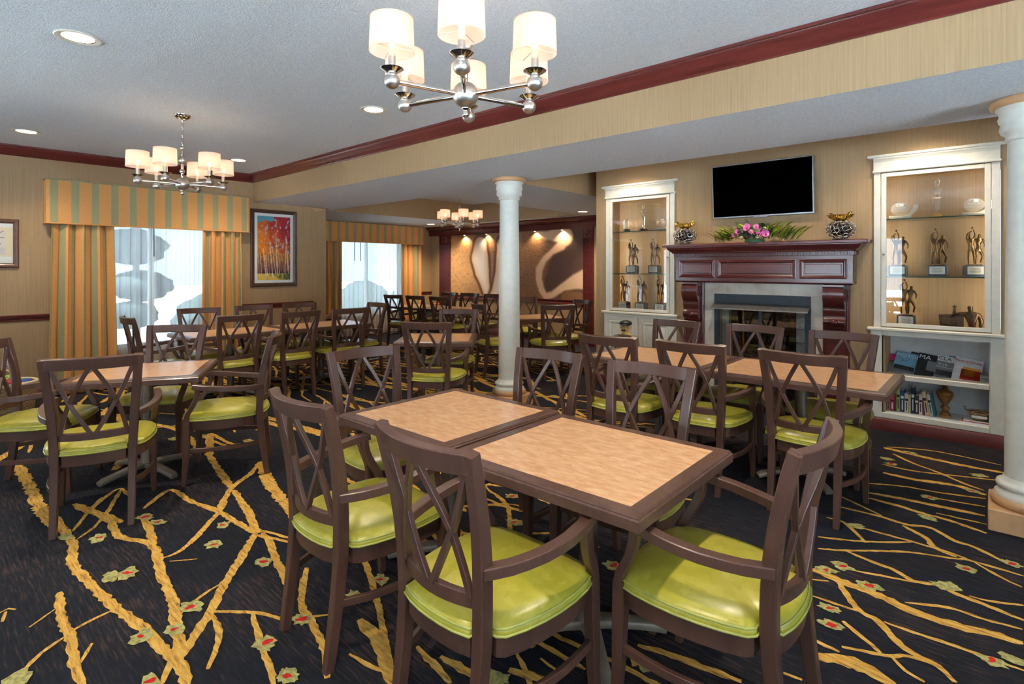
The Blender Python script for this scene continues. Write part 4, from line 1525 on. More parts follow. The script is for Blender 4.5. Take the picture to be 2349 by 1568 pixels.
for cx, hw, nm in ((LCX, .43, 'left'), (RCX, .405, 'right')):  # fill lamps added out of sight to brighten the cabinet insides
    for sd, w in ((-1, 'left'), (1, 'right')):
        x = cx + sd * hw
        l = bpy.data.lights.new('cabinet_fill', 'AREA'); l.shape = 'RECTANGLE'; l.size = 1.26; l.size_y = .02; l.energy = 1.3; l.color = (1, .84, .64)
        o = bpy.data.objects.new('cabinet_fill', l); COL.objects.link(o); o.location = (x, YF + .022, 1.64)
        o.rotation_euler = Vector((-sd * .75, .66, 0)).to_track_quat('-Z', 'Y').to_euler()
        o.rotation_euler.rotate_axis('Z', PI / 2)
        s = thing('cabinet_fill_strip', 'slim upright fill strip added unseen behind the %s stile of the %s trophy cabinet' % (w, nm), 'light', (x, YF + .014, 1.64))
        MB().box(-.012, .012, -.012, .004, -.65, .65).build('housing', WHITE_PAINT, s)

# ------------------------------------------------------------------ trophies and awards
def figure_mesh(name, mat, pose):
    if pose == 'shoot':
        J = {'pelvis': (0, 0, .135, (.020, .016)), 'spine': (-.002, 0, .170, (.020, .015)), 'chest': (-.006, 0, .205, (.026, .017)), 'neck': (-.010, 0, .236, .009), 'head': (-.014, -.002, .256, .015), 'crown': (-.016, -.002, .272, .010),
             'hl': (-.014, 0, .122, .015), 'kl': (-.020, -.010, .066, .0105), 'al': (-.016, 0, .012, .007), 'tl': (-.020, -.016, .006, .006), 'hr': (.014, 0, .122, .015), 'kr': (.018, -.012, .068, .0105), 'ar': (.022, .006, .014, .007), 'tr': (.020, -.012, .006, .006),
             'sl': (-.030, 0, .222, .010), 'el': (-.026, -.008, .262, .008), 'wl': (.004, -.012, .288, .006), 'sr': (.020, 0, .224, .010), 'er': (.026, -.004, .262, .008), 'wr': (.012, -.010, .300, .006)}
    else:
        J = {'pelvis': (0, 0, .130, (.019, .015)), 'spine': (.002, 0, .165, (.019, .014)), 'chest': (.004, 0, .198, (.025, .016)), 'neck': (.006, 0, .226, .009), 'head': (.008, -.002, .246, .014), 'crown': (.009, -.002, .261, .010),
             'hl': (-.013, 0, .118, .014), 'kl': (-.012, -.008, .064, .010), 'al': (-.014, 0, .012, .007), 'tl': (-.016, -.014, .006, .006), 'hr': (.013, 0, .118, .014), 'kr': (.034, .004, .072, .010), 'ar': (.022, .022, .030, .007), 'tr': (.026, .018, .016, .006),
             'sl': (-.020, 0, .214, .010), 'el': (-.034, -.004, .186, .008), 'wl': (-.036, -.010, .160, .006), 'sr': (.030, 0, .212, .010), 'er': (.046, .002, .178, .008), 'wr': (.040, -.010, .146, .006)}
    B = [('pelvis', 'spine'), ('spine', 'chest'), ('chest', 'neck'), ('neck', 'head'), ('head', 'crown'), ('pelvis', 'hl'), ('hl', 'kl'), ('kl', 'al'), ('al', 'tl'), ('pelvis', 'hr'), ('hr', 'kr'), ('kr', 'ar'), ('ar', 'tr'), ('chest', 'sl'), ('sl', 'el'), ('el', 'wl'), ('chest', 'sr'), ('sr', 'er'), ('er', 'wr')]
    return skin_mesh(name, J, B, mat)


FIG_A = figure_mesh('shooting_player', BRONZE, 'shoot')
FIG_B = figure_mesh('defending_player', BRONZE, 'guard')
FIG_C = figure_mesh('crystal_player', CRYSTAL, 'shoot')
TB_ME = {}
for nm, m_, pl in (('blue', TROPHY_BASE, PLATE), ('black', TROPHY_BASE_B, PLATE), ('white', TROPHY_BASE, PLATE_W)):
    TB_ME[nm] = (MB().cbox(-.070, .070, -.042, .042, .012, .096, .004).cbox(-.064, .064, -.037, .037, 0, .012, .002).data('pedestal_block', m_), MB().box(-.054, .054, -.0435, -.041, .022, .088).data('plaque', pl))
LINES = MB()
for k in range(5):
    LINES.box(-.040 + .004 * (k % 3), .040 - .005 * ((k + 1) % 3), -.0442, -.0436, .074 - .010 * k, .0765 - .010 * k)
LINES = LINES.data('engraving', INK)
PLINTH = MB().cbox(-.050, .050, -.030, .030, .096, .106, .003).data('figure_ground', BRONZE)
BALL = MB().ball((0, 0, 0), .011, 12).data('ball', BRONZE, 60)


def trophy(cx, x, z, kind, label, y=.105, rz=0.0, mirror=1):
    t = thing('basketball_trophy', label, 'trophy', (x, YF + y, z), rz, 'bronze player trophies in the cabinets')
    link('pedestal_block', TB_ME[kind][0], t)
    p = link('plaque', TB_ME[kind][1], t)
    link('engraving', LINES, p)
    link('figure_ground', PLINTH, t)
    a = link('shooting_player', FIG_A, t, (-.020 * mirror, -.004, .104)); a.scale = (mirror, 1, 1)
    link('ball', BALL, a, (.006, -.014, .312))
    b = link('defending_player', FIG_B, t, (.028 * mirror, .006, .104)); b.scale = (mirror, 1, 1)


FL = .949 + .0005
trophy(0, -3.395, 1.4055, 'black', 'bronze player trophy at the left of the middle shelf in the left cabinet')
trophy(0, -3.095, 1.4055, 'black', 'bronze player trophy at the right of the middle shelf in the left cabinet')
trophy(0, -3.515, FL, 'black', 'bronze player trophy at the left of the bottom shelf in the left cabinet')
trophy(0, -3.275, FL, 'white', 'middle bronze player trophy on the bottom shelf of the left cabinet')
trophy(0, -3.015, FL, 'white', 'bronze player trophy at the right of the bottom shelf in the left cabinet')
trophy(0, -.672, 1.4005, 'blue', 'leftmost bronze player trophy on the middle shelf of the right cabinet')
trophy(0, -.386, 1.4005, 'blue', 'middle bronze player trophy on the middle shelf of the right cabinet')
trophy(0, -.140, 1.4005, 'blue', 'rightmost bronze player trophy on the middle shelf of the right cabinet', rz=.25)
trophy(0, -.610, FL, 'white', 'bronze player trophy alone on the bottom shelf of the right cabinet')


def crystal_trophy(x, z, label, gold):
    t = thing('crystal_trophy', label, 'trophy', (x, YF + .12, z), 0, 'crystal player trophies')
    MB().extrude([(-.048, 0), (.048, 0), (.018, .034), (-.018, .034)], 'y', -.04, .04).build('pyramid_base', GOLD_METAL if gold else TROPHY_BASE_B, t)
    MB().lathe([(.010, .034), (.016, .060), (.012, .075), (.018, .110), (.013, .125), (.020, .165), (.014, .185), (.022, .20)], 8).build('crystal_stem', CRYSTAL, t)
    o = link('crystal_player', FIG_C, t, (0, 0, .175)); o.scale = (.62, .62, .55)
    MB().ball((0, 0, .245), .030, 16, (1.1, .8, .85)).build('crystal_crown', CRYSTAL, t)


crystal_trophy(-3.25, 1.9285, 'slender crystal trophy on the top shelf of the left cabinet', False)
crystal_trophy(-.389, 1.9225, 'slender crystal trophy on a gold pyramid in the right cabinet', True)


def glass_award(x, z, label, words, rz=0.0):
    t = thing('glass_award', label, 'award', (x, YF + .12, z), rz, 'oval glass awards on stone bases')
    MB().cbox(-.075, .075, -.028, .028, 0, .014, .002).build('lower_step', STONE_AWARD, t)
    MB().cbox(-.084, .084, -.034, .034, .014, .030, .004).build('upper_step', STONE_AWARD, t)
    pts = [(.070 * math.cos(a), .058 * math.sin(a)) for a in [2 * PI * k / 40 for k in range(40)]]
    MB().extrude([(p[0] - .004, p[1] + .092) for p in pts], 'y', -.006, .006).build('oval_glass', CRYSTAL, t, 40)
    arc = [(.012 + .105 * math.cos(a), .128 + .105 * math.sin(a)) for a in [-1.75 + .19 * k for k in range(10)]]
    MB().sweep([(p[0], -.004, p[1]) for p in arc], (0, 1, 0), [.006 + .032 * math.sin(k / 9 * 1.5) for k in range(10)], .022).build('stone_arc', STONE_AWARD, t, 40)
    lg = MB().box(-.030, .024, -.0075, -.0062, .116, .140).build('logo_plate', PLATE_W, t)
    MB().box(-.024, -.006, -.0082, -.0074, .119, .137).build('logo_mark', PLATE, lg)
    text_mesh('lettering', words, .0125, TEXT_WHITE, t, (-.046, -.0066, .100), (PI / 2, 0, 0), .0003)


glass_award(-.655, 1.9225, 'oval glass award on a pale stone base at the left of the top shelf', 'Best of the Best')
glass_award(-.136, 1.9225, 'oval glass award on a pale stone base at the right of the top shelf', 'Best of the Best')
glass_award(-2.995, 1.9285, 'round glass award behind the left cabinet door frame', 'Best of the Best', -.3)
t = thing('glass_dome', 'clear glass dome on a black base on the top shelf of the left cabinet', 'award', (-3.487, YF + .12, 1.9285))
MB().lathe([(.046, 0), (.046, .034), (.044, .036)], 28).build('dome_base', TROPHY_BASE_B, t, 40)
MB().lathe([(.041, .036), (.041, .12), (.038, .14), (.030, .158), (.016, .168), (.001, .171)], 28, cap=False).build('dome', CRYSTAL, t, 60)

t = thing('bust_plaque', 'dark bronze plaque with a suited figure leaning over it in the right cabinet', 'plaque', (-.228, YF + .11, FL))
k = MB().extrude([(-.140, 0), (.02, 0), (.02, .120), (-.02, .126), (-.150, .118)], 'y', -.018, .018).build('plaque_tablet', DARK_BRONZE, t)
for i in range(3):
    MB().box(-.125, -.005 - .02 * i, -.0205, -.0175, .080 - .022 * i, .087 - .022 * i).build('raised_lettering', BRONZE, k)
J = {'waist': (.075, 0, .0, (.048, .026)), 'belly': (.074, 0, .055, (.046, .028)), 'chest': (.072, 0, .110, (.052, .030)), 'neck': (.066, -.004, .150, .014), 'head': (.062, -.010, .182, (.022, .024)), 'crown': (.061, -.010, .207, (.018, .020)),
     'sl': (.026, 0, .132, .020), 'el': (-.010, -.020, .130, .017), 'wl': (-.052, -.026, .116, .012), 'fl': (-.070, -.024, .098, .008), 'sr': (.118, 0, .128, .020), 'er': (.136, -.006, .070, .018), 'wr': (.128, -.022, .020, .012)}
link('suited_figure', skin_mesh('suited_figure', J, [('waist', 'belly'), ('belly', 'chest'), ('chest', 'neck'), ('neck', 'head'), ('head', 'crown'), ('chest', 'sl'), ('sl', 'el'), ('el', 'wl'), ('wl', 'fl'), ('chest', 'sr'), ('sr', 'er'), ('er', 'wr')], DARK_BRONZE), t)
st = MB()
pts = [(.022 * (1 if i % 2 == 0 else .42) * math.sin(i * PI / 5), .022 * (1 if i % 2 == 0 else .42) * math.cos(i * PI / 5)) for i in range(10)]
st.extrude([(-.042 + p[0], .190 + p[1]) for p in pts], 'y', -.006, .006)
st.box(-.054, -.030, -.012, .012, .124, .150); st.box(-.050, -.034, -.009, .009, .150, .174)
st.build('star_trophy', DARK_BRONZE, t)

# ------------------------------------------------------------------ magazines and books
def magazine(x, w, h, label, ground, texts, pic, y, tilt=.72, roll=.16, z=.5125):
    """leaning magazine; texts = [(string, size, x, z, material)]; pic = [(x0,x1,z0,z1,material)]"""
    t = thing('magazine', label, 'magazine', (x, YF + y, z), 0, 'magazines on the upper bookshelf')
    t.rotation_euler = (-tilt, roll, 0)
    MB().box(0, w, 0, .004, 0, h).build('cover', ground, t)
    for i, (a, b, c, d, m_) in enumerate(pic):
        if m_ is BLACK or (b - a) > .6 * w:
            MB().box(a * w, b * w, -.0008, .0, c * h, d * h).build('cover_picture', m_, t)
        else:
            pts = [((a + b) / 2 * w + (b - a) / 2 * w * math.cos(q), (c + d) / 2 * h + (d - c) / 2 * h * math.sin(q)) for q in [2 * PI * k / 18 for k in range(18)]]
            MB().extrude(pts, 'y', -.0012 - .0002 * i, 0).build('cover_picture', m_, t)
    for (s, size, tx, tz, m_) in texts:
        text_mesh('title', s, size, m_, t, (tx * w, -.0012, tz * h), (PI / 2, 0, 0), .0004)
    return t


C = lambda n, c: plain(n, c, .35, var=.05)
M_SKY, M_GREY, M_DK, M_WH, M_BL, M_PINK, M_ORG, M_RED2, M_GRN, M_YEL = C('cover_sky', (120, 170, 200)), C('cover_grey', (128, 130, 132)), C('cover_dark', (42, 44, 48)), C('cover_white', (226, 228, 230)), C('cover_blue', (28, 70, 130)), C('cover_pink', (200, 50, 110)), C('cover_food', (214, 150, 60)), C('cover_red', (190, 50, 40)), C('cover_green', (110, 150, 80)), C('cover_yellow', (232, 190, 50))
magazine(-.772, .075, .205, 'pink and grey magazine at the far left of the upper bookshelf', M_GREY, [], [(0, 1, .55, 1, M_PINK), (.1, .9, .45, .62, M_GRN)], .150)
magazine(-.727, .165, .25, 'light blue motoring magazine with a dark car on its cover', M_SKY, [('MOTOR', .050, .02, .78, TEXT_WHITE), ('IS IT', .026, .30, .58, INK)], [(0, 1, 0, .22, M_GREY), (.04, .96, .14, .40, M_DK)], .120)
magazine(-.620, .150, .25, 'dark red-titled car magazine between two others', M_GREY, [('M', .060, .03, .74, TEXT_RED), ('BI', .030, .08, .50, TEXT_YELLOW)], [(0, 1, .70, .97, M_DK), (.02, .9, .14, .40, M_DK)], .140)
magazine(-.558, .150, .25, 'black magazine titled MA in thin white capitals', M_DK, [('MA', .062, .03, .76, TEXT_WHITE)], [(.50, .95, .30, .72, M_GREY)], .115)
magazine(-.478, .150, .235, 'white magazine titled CAR with a blue car', M_WH, [('CAR', .044, .02, .76, INK)], [(.05, .95, .12, .45, M_BL), (0, 1, 0, .12, M_GREY)], .140)
magazine(-.418, .150, .245, 'pale classic car magazine titled CLA with V-12 line', M_WH, [('CLA', .050, .04, .80, INK), ('V-12', .034, .08, .56, TEXT_WHITE)], [(0, 1, .02, .48, M_GREY), (0, 1, .50, .74, M_GREY), (.05, .85, .12, .36, M_DK)], .115)
magazine(-.345, .150, .235, 'blue car magazine with yellow lettering', M_BL, [('M', .050, .10, .74, TEXT_RED), ('all', .030, .40, .46, TEXT_YELLOW)], [(.05, .80, .05, .42, M_SKY), (.15, .68, .10, .36, M_BL)], .140)
magazine(-.294, .190, .245, 'white FamilyCircle magazine with a food photo on its cover', M_WH, [('FamilyCircle', .0370, .0, .80, TEXT_RED)], [(.28, .98, .08, .52, M_RED2), (.32, .95, .16, .62, M_ORG), (.40, .75, .26, .50, M_YEL)], .105)
t = thing('folded_newspaper', 'low grey newspaper lying at the right of the upper bookshelf', 'newspaper', (-.062, YF + .12, .5125))
MB().cbox(-.042, .040, -.05, .06, 0, .030, .004).cbox(-.040, .042, -.045, .062, .030, .058, .004).build('newspaper_pages', M_GREY, t)
text_mesh('headline', 'CLASS', .018, INK, t, (-.01, -.0505, .008), (PI / 2, 0, 0), .0003)

BOOKS = [(-.752, .022, .10, (170, 160, 130), 0, 'small tan book, leftmost on the lower bookshelf'), (-.728, .031, .135, (180, 60, 90), 0, 'pink patterned book on the lower bookshelf'), (-.696, .013, .165, (150, 40, 44), 0, 'thin dark red book on the lower bookshelf'),
         (-.682, .029, .208, (140, 178, 96), 0, 'green book with a turquoise top on the lower bookshelf'), (-.651, .029, .198, (52, 62, 130), 0, 'deep blue book on the lower bookshelf'), (-.621, .031, .170, (206, 196, 164), 0, 'cream book right of the blue one'),
         (-.589, .016, .163, (190, 178, 148), 0, 'thin beige book beside the cream one'), (-.572, .026, .232, (40, 52, 84), 0, 'tallest navy book on the lower bookshelf'), (-.545, .028, .164, (70, 54, 44), 0, 'short dark brown book with a label'),
         (-.516, .026, .178, (222, 220, 212), 0, 'white book with dark spine print'), (-.489, .016, .150, (120, 40, 80), -.04, 'thin plum book behind the leaning ones'), (-.470, .030, .206, (220, 192, 150), -.13, 'tan leaning book on the lower bookshelf'), (-.438, .026, .188, (206, 204, 190), -.13, 'pale leaning book with vertical title'), (-.411, .018, .206, (30, 120, 140), -.16, 'teal leaning book at the right end of the row')]
for i, (x, w, h, c, lean, lab) in enumerate(BOOKS):
    t = thing('book', lab, 'book', (x, YF + .075, .1675), 0, 'books on the lower bookshelf')
    t.rotation_euler = (0, lean, 0)
    cm = C('book_cloth_%d' % i, c)
    MB().cbox(0, w - .001, 0, .12, 0, h, .002).build('book_cover', cm, t)
    MB().box(.002, w - .003, .004, .118, h - .0005, h + .0006).build('book_pages', M_WH, t)
    if w > .02:
        MB().box(.003, w - .004, -.0006, 0, h * .62, h * .74).build('spine_label', M_WH if sum(c) < 330 else INK, t)
        MB().box(w * .36, w * .62, -.0006, 0, h * .12, h * .55).build('spine_title', M_WH if sum(c) < 380 else INK, t)

t = thing('turned_wood_urn', 'brown turned wooden urn ornament beside the books', 'ornament', (-.335, YF + .12, .1675))
UR = wood('urn_wood', (92, 56, 20), (166, 112, 44), .3, .4, (12, 12, 4))
MB().cbox(-.040, .040, -.040, .040, 0, .022, .004).build('urn_foot', UR, t)
MB().lathe([(.036, .022), (.038, .034), (.030, .046), (.020, .060), (.032, .076), (.034, .088), (.018, .104), (.016, .114), (.030, .130), (.052, .170), (.062, .205), (.060, .222), (.040, .236), (.022, .244), (.026, .256), (.014, .266), (.022, .278), (.014, .290)], 28).build('urn_body', UR, t, 60)
t = thing('wire_basket', 'brown openwork basket with wire handles on the lower bookshelf', 'basket', (-.105, YF + .10, .190))
MB().lathe([(.050, 0), (.060, .02), (.075, .06), (.082, .072), (.078, .074), (.055, .02), (.045, .005)], 24).build('basket_bowl', WICKER, t, 40)
for s in (-1, 1):
    MB().tube([(s * .078, 0, .065), (s * .098, 0, .085), (s * .100, 0, .100), (s * .086, 0, .098)], .003, 6).build('basket_handle', BLACK, t, 60)
MB().box(-.05, .05, -.084, -.081, .028, .048).build('paper_label', PLATE_W, t)
t = thing('paper_stack', 'thin stack of papers under the wire basket', 'papers', (-.125, YF + .09, .1675))
for k in range(3):
    MB().box(-.105 + .01 * k, .100, -.06, .07, .007 * k, .007 * k + .0065).build('paper_sheet', (M_WH, M_RED2, M_WH)[k], t)

# ------------------------------------------------------------------ television
t = thing('television', 'flat television with a black screen and silver bezel above the mantel', 'television', (-1.815, YF - .085, 2.290))
t.rotation_euler = (.06, 0, 0)
MB().cbox(-.497, .497, -.012, .030, -.284, .284, .006).build('bezel', SILVER, t)
MB().box(-.484, .484, -.0135, -.011, -.266, .271).build('screen', SCREEN, t)
MB().cbox(-.07, .07, -.016, .010, -.293, -.280, .004).build('lower_lip', SILVER, t)
b = MB().extrude([(.0045 * math.cos(2 * PI * k / 16) - .014, .0045 * math.sin(2 * PI * k / 16) - .2752) for k in range(16)], 'y', -.0142, -.012).build('logo_disc', TEXT_RED, t)
text_mesh('logo_letters', 'LG', .011, PLATE_W, t, (-.006, -.0125, -.279), (PI / 2, 0, 0), .0004)
MB().box(-.20, .20, .030, .075, -.15, .15).build('wall_bracket', BLACK, t)

# ------------------------------------------------------------------ owl vases
def owl(x, y, label, rz, s=1.0):
    t = thing('owl_vase', label, 'vase', (x, y, 1.7365), rz, 'owl vases on the mantel')
    MB().cbox(-.060 * s, .060 * s, -.05 * s, .05 * s, 0, .010, .003).build('base_plate', BLACK, t)
    b = MB()
    n = 64
    for i in range(n):
        zz = 1 - 2 * (i + .5) / n
        if abs(zz) > .93: continue
        a = i * 2.399963
        q = math.sqrt(1 - zz * zz)
        nrm = Vector((q * math.cos(a), q * math.sin(a), zz))
        c = Vector((nrm.x * .122, nrm.y * .105, nrm.z * .088)) * s + Vector((0, 0, .100 * s))
        nn = Vector((nrm.x / .122, nrm.y / .105, nrm.z / .088)).normalized()
        u = nn.orthogonal().normalized(); w = nn.cross(u)
        r = .0195 * s * (1 + .15 * math.sin(i * 2.7))
        b.tube([c + (u * math.cos(2 * PI * k / 12) + w * math.sin(2 * PI * k / 12)) * r for k in range(12)], .0042 * s, 6, closed=True)
    b.build('ring_lattice', CHROME, t, 60)
    MB().ball((0, 0, .100 * s), 1, 18, (.095 * s, .08 * s, .066 * s)).build('dark_core', BLACK, t, 60)  # black fill standing in for the shade seen through the rings
    h = MB().lathe([(.050 * s, 0), (.070 * s, .012), (.078 * s, .034), (.070 * s, .052), (.050 * s, .058), (.046 * s, .050)], 24, 0, 0, .182 * s).build('owl_head', GOLD_METAL, t, 60)
    for k in (-1, 1):
        for rr in (.028, .019, .011):
            b = MB(); b.tube([(k * .034 * s + rr * s * math.cos(q), -.066 * s, .216 * s + rr * .8 * s * math.sin(q)) for q in [2 * PI * j / 16 for j in range(16)]], .0034 * s, 6, closed=True)
            b.build('eye_ring', GOLD_METAL, h, 60)
        for (dx, dz, l) in ((.095, .262, .03), (.108, .240, .03), (.098, .222, .02)):
            b = MB(); b.tube([(k * .060 * s, -.01 * s, .222 * s), (k * (dx - .015) * s, -.005 * s, (dz - .008) * s), (k * (dx + .012) * s, 0, dz * s)], [.018 * s, .010 * s, .001], 8)
            b.build('ear_tuft', GOLD_METAL, h, 60)
    b = MB(); b.tube([(0, -.072 * s, .222 * s), (0, -.084 * s, .208 * s), (0, -.080 * s, .192 * s)], [.010 * s, .009 * s, .002 * s], 8); b.build('beak', GOLD_METAL, h, 60)


owl(-2.595, YF - .155, 'chrome lattice owl vase with a gold head at the left end of the mantel', .25, .98)
owl(-1.082, YF - .150, 'chrome lattice owl vase with a bronze head at the right end of the mantel', -.12, .98)

# ------------------------------------------------------------------ flower arrangement
rf = random.Random(5)
t = thing('flower_arrangement', 'low arrangement of pink orchids and mixed greenery on the mantel under the television', 'flowers', (-1.842, YF - .165, 1.7365))
LEAFS = [C('leaf_lime', (150, 170, 50)), C('leaf_green', (62, 110, 50)), C('leaf_deep', (40, 76, 56)), C('leaf_grey', (120, 134, 128)), C('leaf_olive', (128, 126, 44))]
PINK_PETAL = C('orchid_petal', (214, 112, 176)); LIP = C('orchid_lip', (150, 30, 90)); BERRY = C('cream_berry', (226, 206, 158)); TWIG = C('twig', (82, 60, 50)); BUD = C('dark_bud', (110, 30, 40))
lm = []
for w, l in ((.007, .15), (.010, .10), (.022, .075), (.030, .06)):
    for m_ in LEAFS:
        b = MB()
        vs = []
        for k in range(7):
            f = k / 6
            q = w * math.sin(PI * min(1, f * .9 + .06))
            z = l * .55 * math.sin(f * 1.7) * .7
            vs += [(l * f, -q, z), (l * f, 0, z - q * .25), (l * f, q, z)]
        F = []
        for k in range(6):
            for j in (0, 1):
                F.append((k * 3 + j, k * 3 + j + 1, (k + 1) * 3 + j + 1, (k + 1) * 3 + j))
        b.add(vs, F)
        lm.append(b.data('leaf', m_, 60))
MB().lathe([(.02, 0), (.10, 0), (.095, .03), (.02, .045)], 20).build('flower_pad', LEAFS[2], t, 60)
for i in range(230):
    u = rf.uniform(-1, 1)
    edge = abs(u)
    me = lm[(rf.choice((0, 0, 1)) if edge > .45 else rf.choice((1, 2, 3))) * 5 + rf.choice((0, 0, 1, 4) if edge > .4 else (1, 2, 3, 0, 2))]
    x = u * .43 * rf.uniform(.6, 1.0)
    hgt = .012 + .125 * (1 - edge ** 1.5) * rf.uniform(.15, 1)
    o = link('leaf', me, t, (x, rf.uniform(-.06, .02), hgt))
    a = (0 if u > 0 else PI) + rf.uniform(-1.1, 1.1)
    o.rotation_euler = (rf.uniform(-.4, .4), rf.uniform(-.75, .02) if edge < .6 else rf.uniform(-.45, .05), a)
    k = rf.uniform(.9, 1.45); o.scale = (k, k, k)
pet = MB()
vs, F = [(0, 0, 0)], []
for k in range(9):
    a = -1.2 + 2.4 * k / 8
    vs.append((.034 * math.cos(a) * (1 - .1 * abs(a)), .030 * math.sin(a), .010 * math.cos(a * 1.5)))
F = [(0, k, k + 1) for k in range(1, 9)]
pet.add(vs, F)
petal_me = pet.data('petal', PINK_PETAL, 60)
for (x, z, s, rx) in ((-.055, .150, 1.35, .3), (-.02, .108, .8, .2), (.035, .150, 1.0, .5), (.085, .112, 1.0, .1), (.125, .082, 1.15, .0), (-.185, .082, .75, .2), (-.150, .108, 1.0, .4), (.065, .085, .9, -.2)):
    o = link('orchid', MB().ball((0, 0, 0), .006, 8).data('orchid_heart', LIP, 60), t, (x, -.068 + rf.uniform(-.01, .01), z), (PI / 2 - rx, rf.uniform(-.4, .4), rf.uniform(-.4, .4)))
    o.scale = (s, s, s)
    for k in range(5):
        link('petal', petal_me, o, (0, 0, .001 * k), (0, -.25, 2 * PI * k / 5 + .3))
    MB().ball((0, -.010, .010), .010, 10, (1, 1.3, .7)).build('lip', LIP, o, 60)
for (x, z) in ((-.11, .118), (-.115, .052), (-.03, .118), (.045, .050), (.115, .135)):
    b = MB()
    for k in range(12):
        b.ball((rf.uniform(-.018, .018), rf.uniform(-.012, .012), rf.uniform(-.014, .014)), .0075, 8)
    b.build('berry_cluster', BERRY, t, 60, (x, -.062, z))
for k in range(10):
    s = -1 if k % 2 else 1
    x0 = s * rf.uniform(.2, .38)
    P = [(x0, 0, .05), (x0 + s * .08, rf.uniform(-.03, .02), .05 + rf.uniform(.02, .05)), (x0 + s * rf.uniform(.13, .22), rf.uniform(-.04, .02), .05 + rf.uniform(0, .09))]
    MB().tube(P, [.0016, .0013, .0008], 5).build('twig', TWIG, t)
for k in range(9):
    MB().ball((0, 0, 0), .010, 10).build('dark_bud', BUD, t, 60, (rf.uniform(-.25, .28), -.06, rf.uniform(.04, .10)))

# ------------------------------------------------------------------ waiter statue before the left cabinet
t = thing('waiter_statue', 'painted waiter statue with flat cap, moustache and red waistcoat before the left cabinet', 'statue', (-3.205, 5.58, 0), .15)
t.scale = (1.05, 1.05, 1.05)
SHIRT, VEST, SKIN_P, CAPM, TROUS = C('statue_shirt', (112, 106, 82)), C('statue_waistcoat', (124, 46, 42)), C('statue_skin', (222, 176, 110)), C('statue_cap', (42, 50, 48)), C('statue_trousers', (40, 42, 46))
J = {'pelvis': (0, 0, .40, (.085, .06)), 'spine': (0, 0, .50, (.088, .062)), 'chest': (0, 0, .60, (.105, .066)), 'neck': (0, -.004, .680, .034), 'skull': (0, -.010, .735, (.050, .052)), 'top': (0, -.006, .795, (.044, .046)),
     'hl': (-.045, 0, .36, .05), 'kl': (-.047, -.008, .20, .040), 'al': (-.048, 0, .05, .030), 'tl': (-.050, -.055, .026, .026), 'hr': (.045, 0, .36, .05), 'kr': (.047, -.008, .20, .040), 'ar': (.048, 0, .05, .030), 'tr': (.050, -.055, .026, .026),
     'sl': (-.118, 0, .625, .042), 'el': (-.140, -.02, .50, .034), 'wl': (-.110, -.12, .46, .024), 'sr': (.118, 0, .625, .042), 'er': (.140, -.02, .50, .034), 'wr': (.110, -.12, .46, .024)}
Bn = [('pelvis', 'spine'), ('spine', 'chest'), ('chest', 'neck'), ('neck', 'skull'), ('skull', 'top'), ('pelvis', 'hl'), ('hl', 'kl'), ('kl', 'al'), ('al', 'tl'), ('pelvis', 'hr'), ('hr', 'kr'), ('kr', 'ar'), ('ar', 'tr'), ('chest', 'sl'), ('sl', 'el'), ('el', 'wl'), ('chest', 'sr'), ('sr', 'er'), ('er', 'wr')]
me = skin_mesh('statue_body', J, Bn, SHIRT, 2)
me.materials.append(SKIN_P); me.materials.append(TROUS); me.materials.append(VEST)
for p in me.polygons:
    c = p.center
    if c.z > .672: p.material_index = 1
    elif c.z < .40 and abs(c.x) < .11: p.material_index = 2
    elif abs(c.x) < .088 and .40 <= c.z < .655 and not (c.y < 0 and abs(c.x) < (c.z - .56) * .5): p.material_index = 3
    elif c.y < -.09 and c.z < .50 and c.z > .40: p.material_index = 1
body = link('statue_body', me, t)
cp = MB().ball((0, .004, .796), 1, 22, (.070, .072, .034)); cp.ball((0, -.056, .782), 1, 16, (.052, .040, .009))
cp.build('flat_cap', CAPM, t, 60)
MB().tube([(-.030, -.060, .716), (-.014, -.068, .726), (0, -.070, .722), (.014, -.068, .726), (.030, -.060, .716)], [.003, .009, .006, .009, .003], 8).build('moustache', BLACK, t, 60)
MB().ball((0, -.070, .742), .012, 12, (.8, 1, 1.2)).build('nose', SKIN_P, t, 60)
for s in (-1, 1):
    MB().ball((s * .022, -.060, .764), .008, 10).build('eye', M_WH, t, 60)
    MB().ball((s * .022, -.0665, .764), .0036, 8).build('pupil', BLACK, t, 60)
    MB().ball((s * .056, -.004, .748), .014, 10, (.5, .8, 1.2)).build('ear', SKIN_P, t, 60)
    b = MB().extrude([(s * .004, .668), (s * .052, .680), (s * .056, .662), (s * .020, .634)], 'y', -.076, -.060); b.build('collar_wing', SHIRT, t)
MB().extrude([(-.014, .654), (.014, .654), (.010, .636), (.016, .57), (0, .55), (-.016, .57), (-.010, .636)], 'y', -.082, -.068).build('necktie', CAPM, t)
MB().lathe([(.05, 0), (.13, 0), (.13, .018), (.12, .024)], 24).build('statue_base', BLACK, t, 40)
MB().lathe([(.001, .474), (.085, .474), (.092, .482), (.086, .480), (.001, .479)], 24, 0, -.15).build('serving_tray', DARK_BRONZE, t, 40)

# ------------------------------------------------------------------ coffee mural
from mathutils import noise as mnoise
mu = thing('framed_mural', 'wide coffee-swirl mural in a dark cherry surround on the far wall', 'mural', (0, YM, 0))
MX0, MX1, MZ0, MZ1 = -9.57, -5.825, .842, 2.262


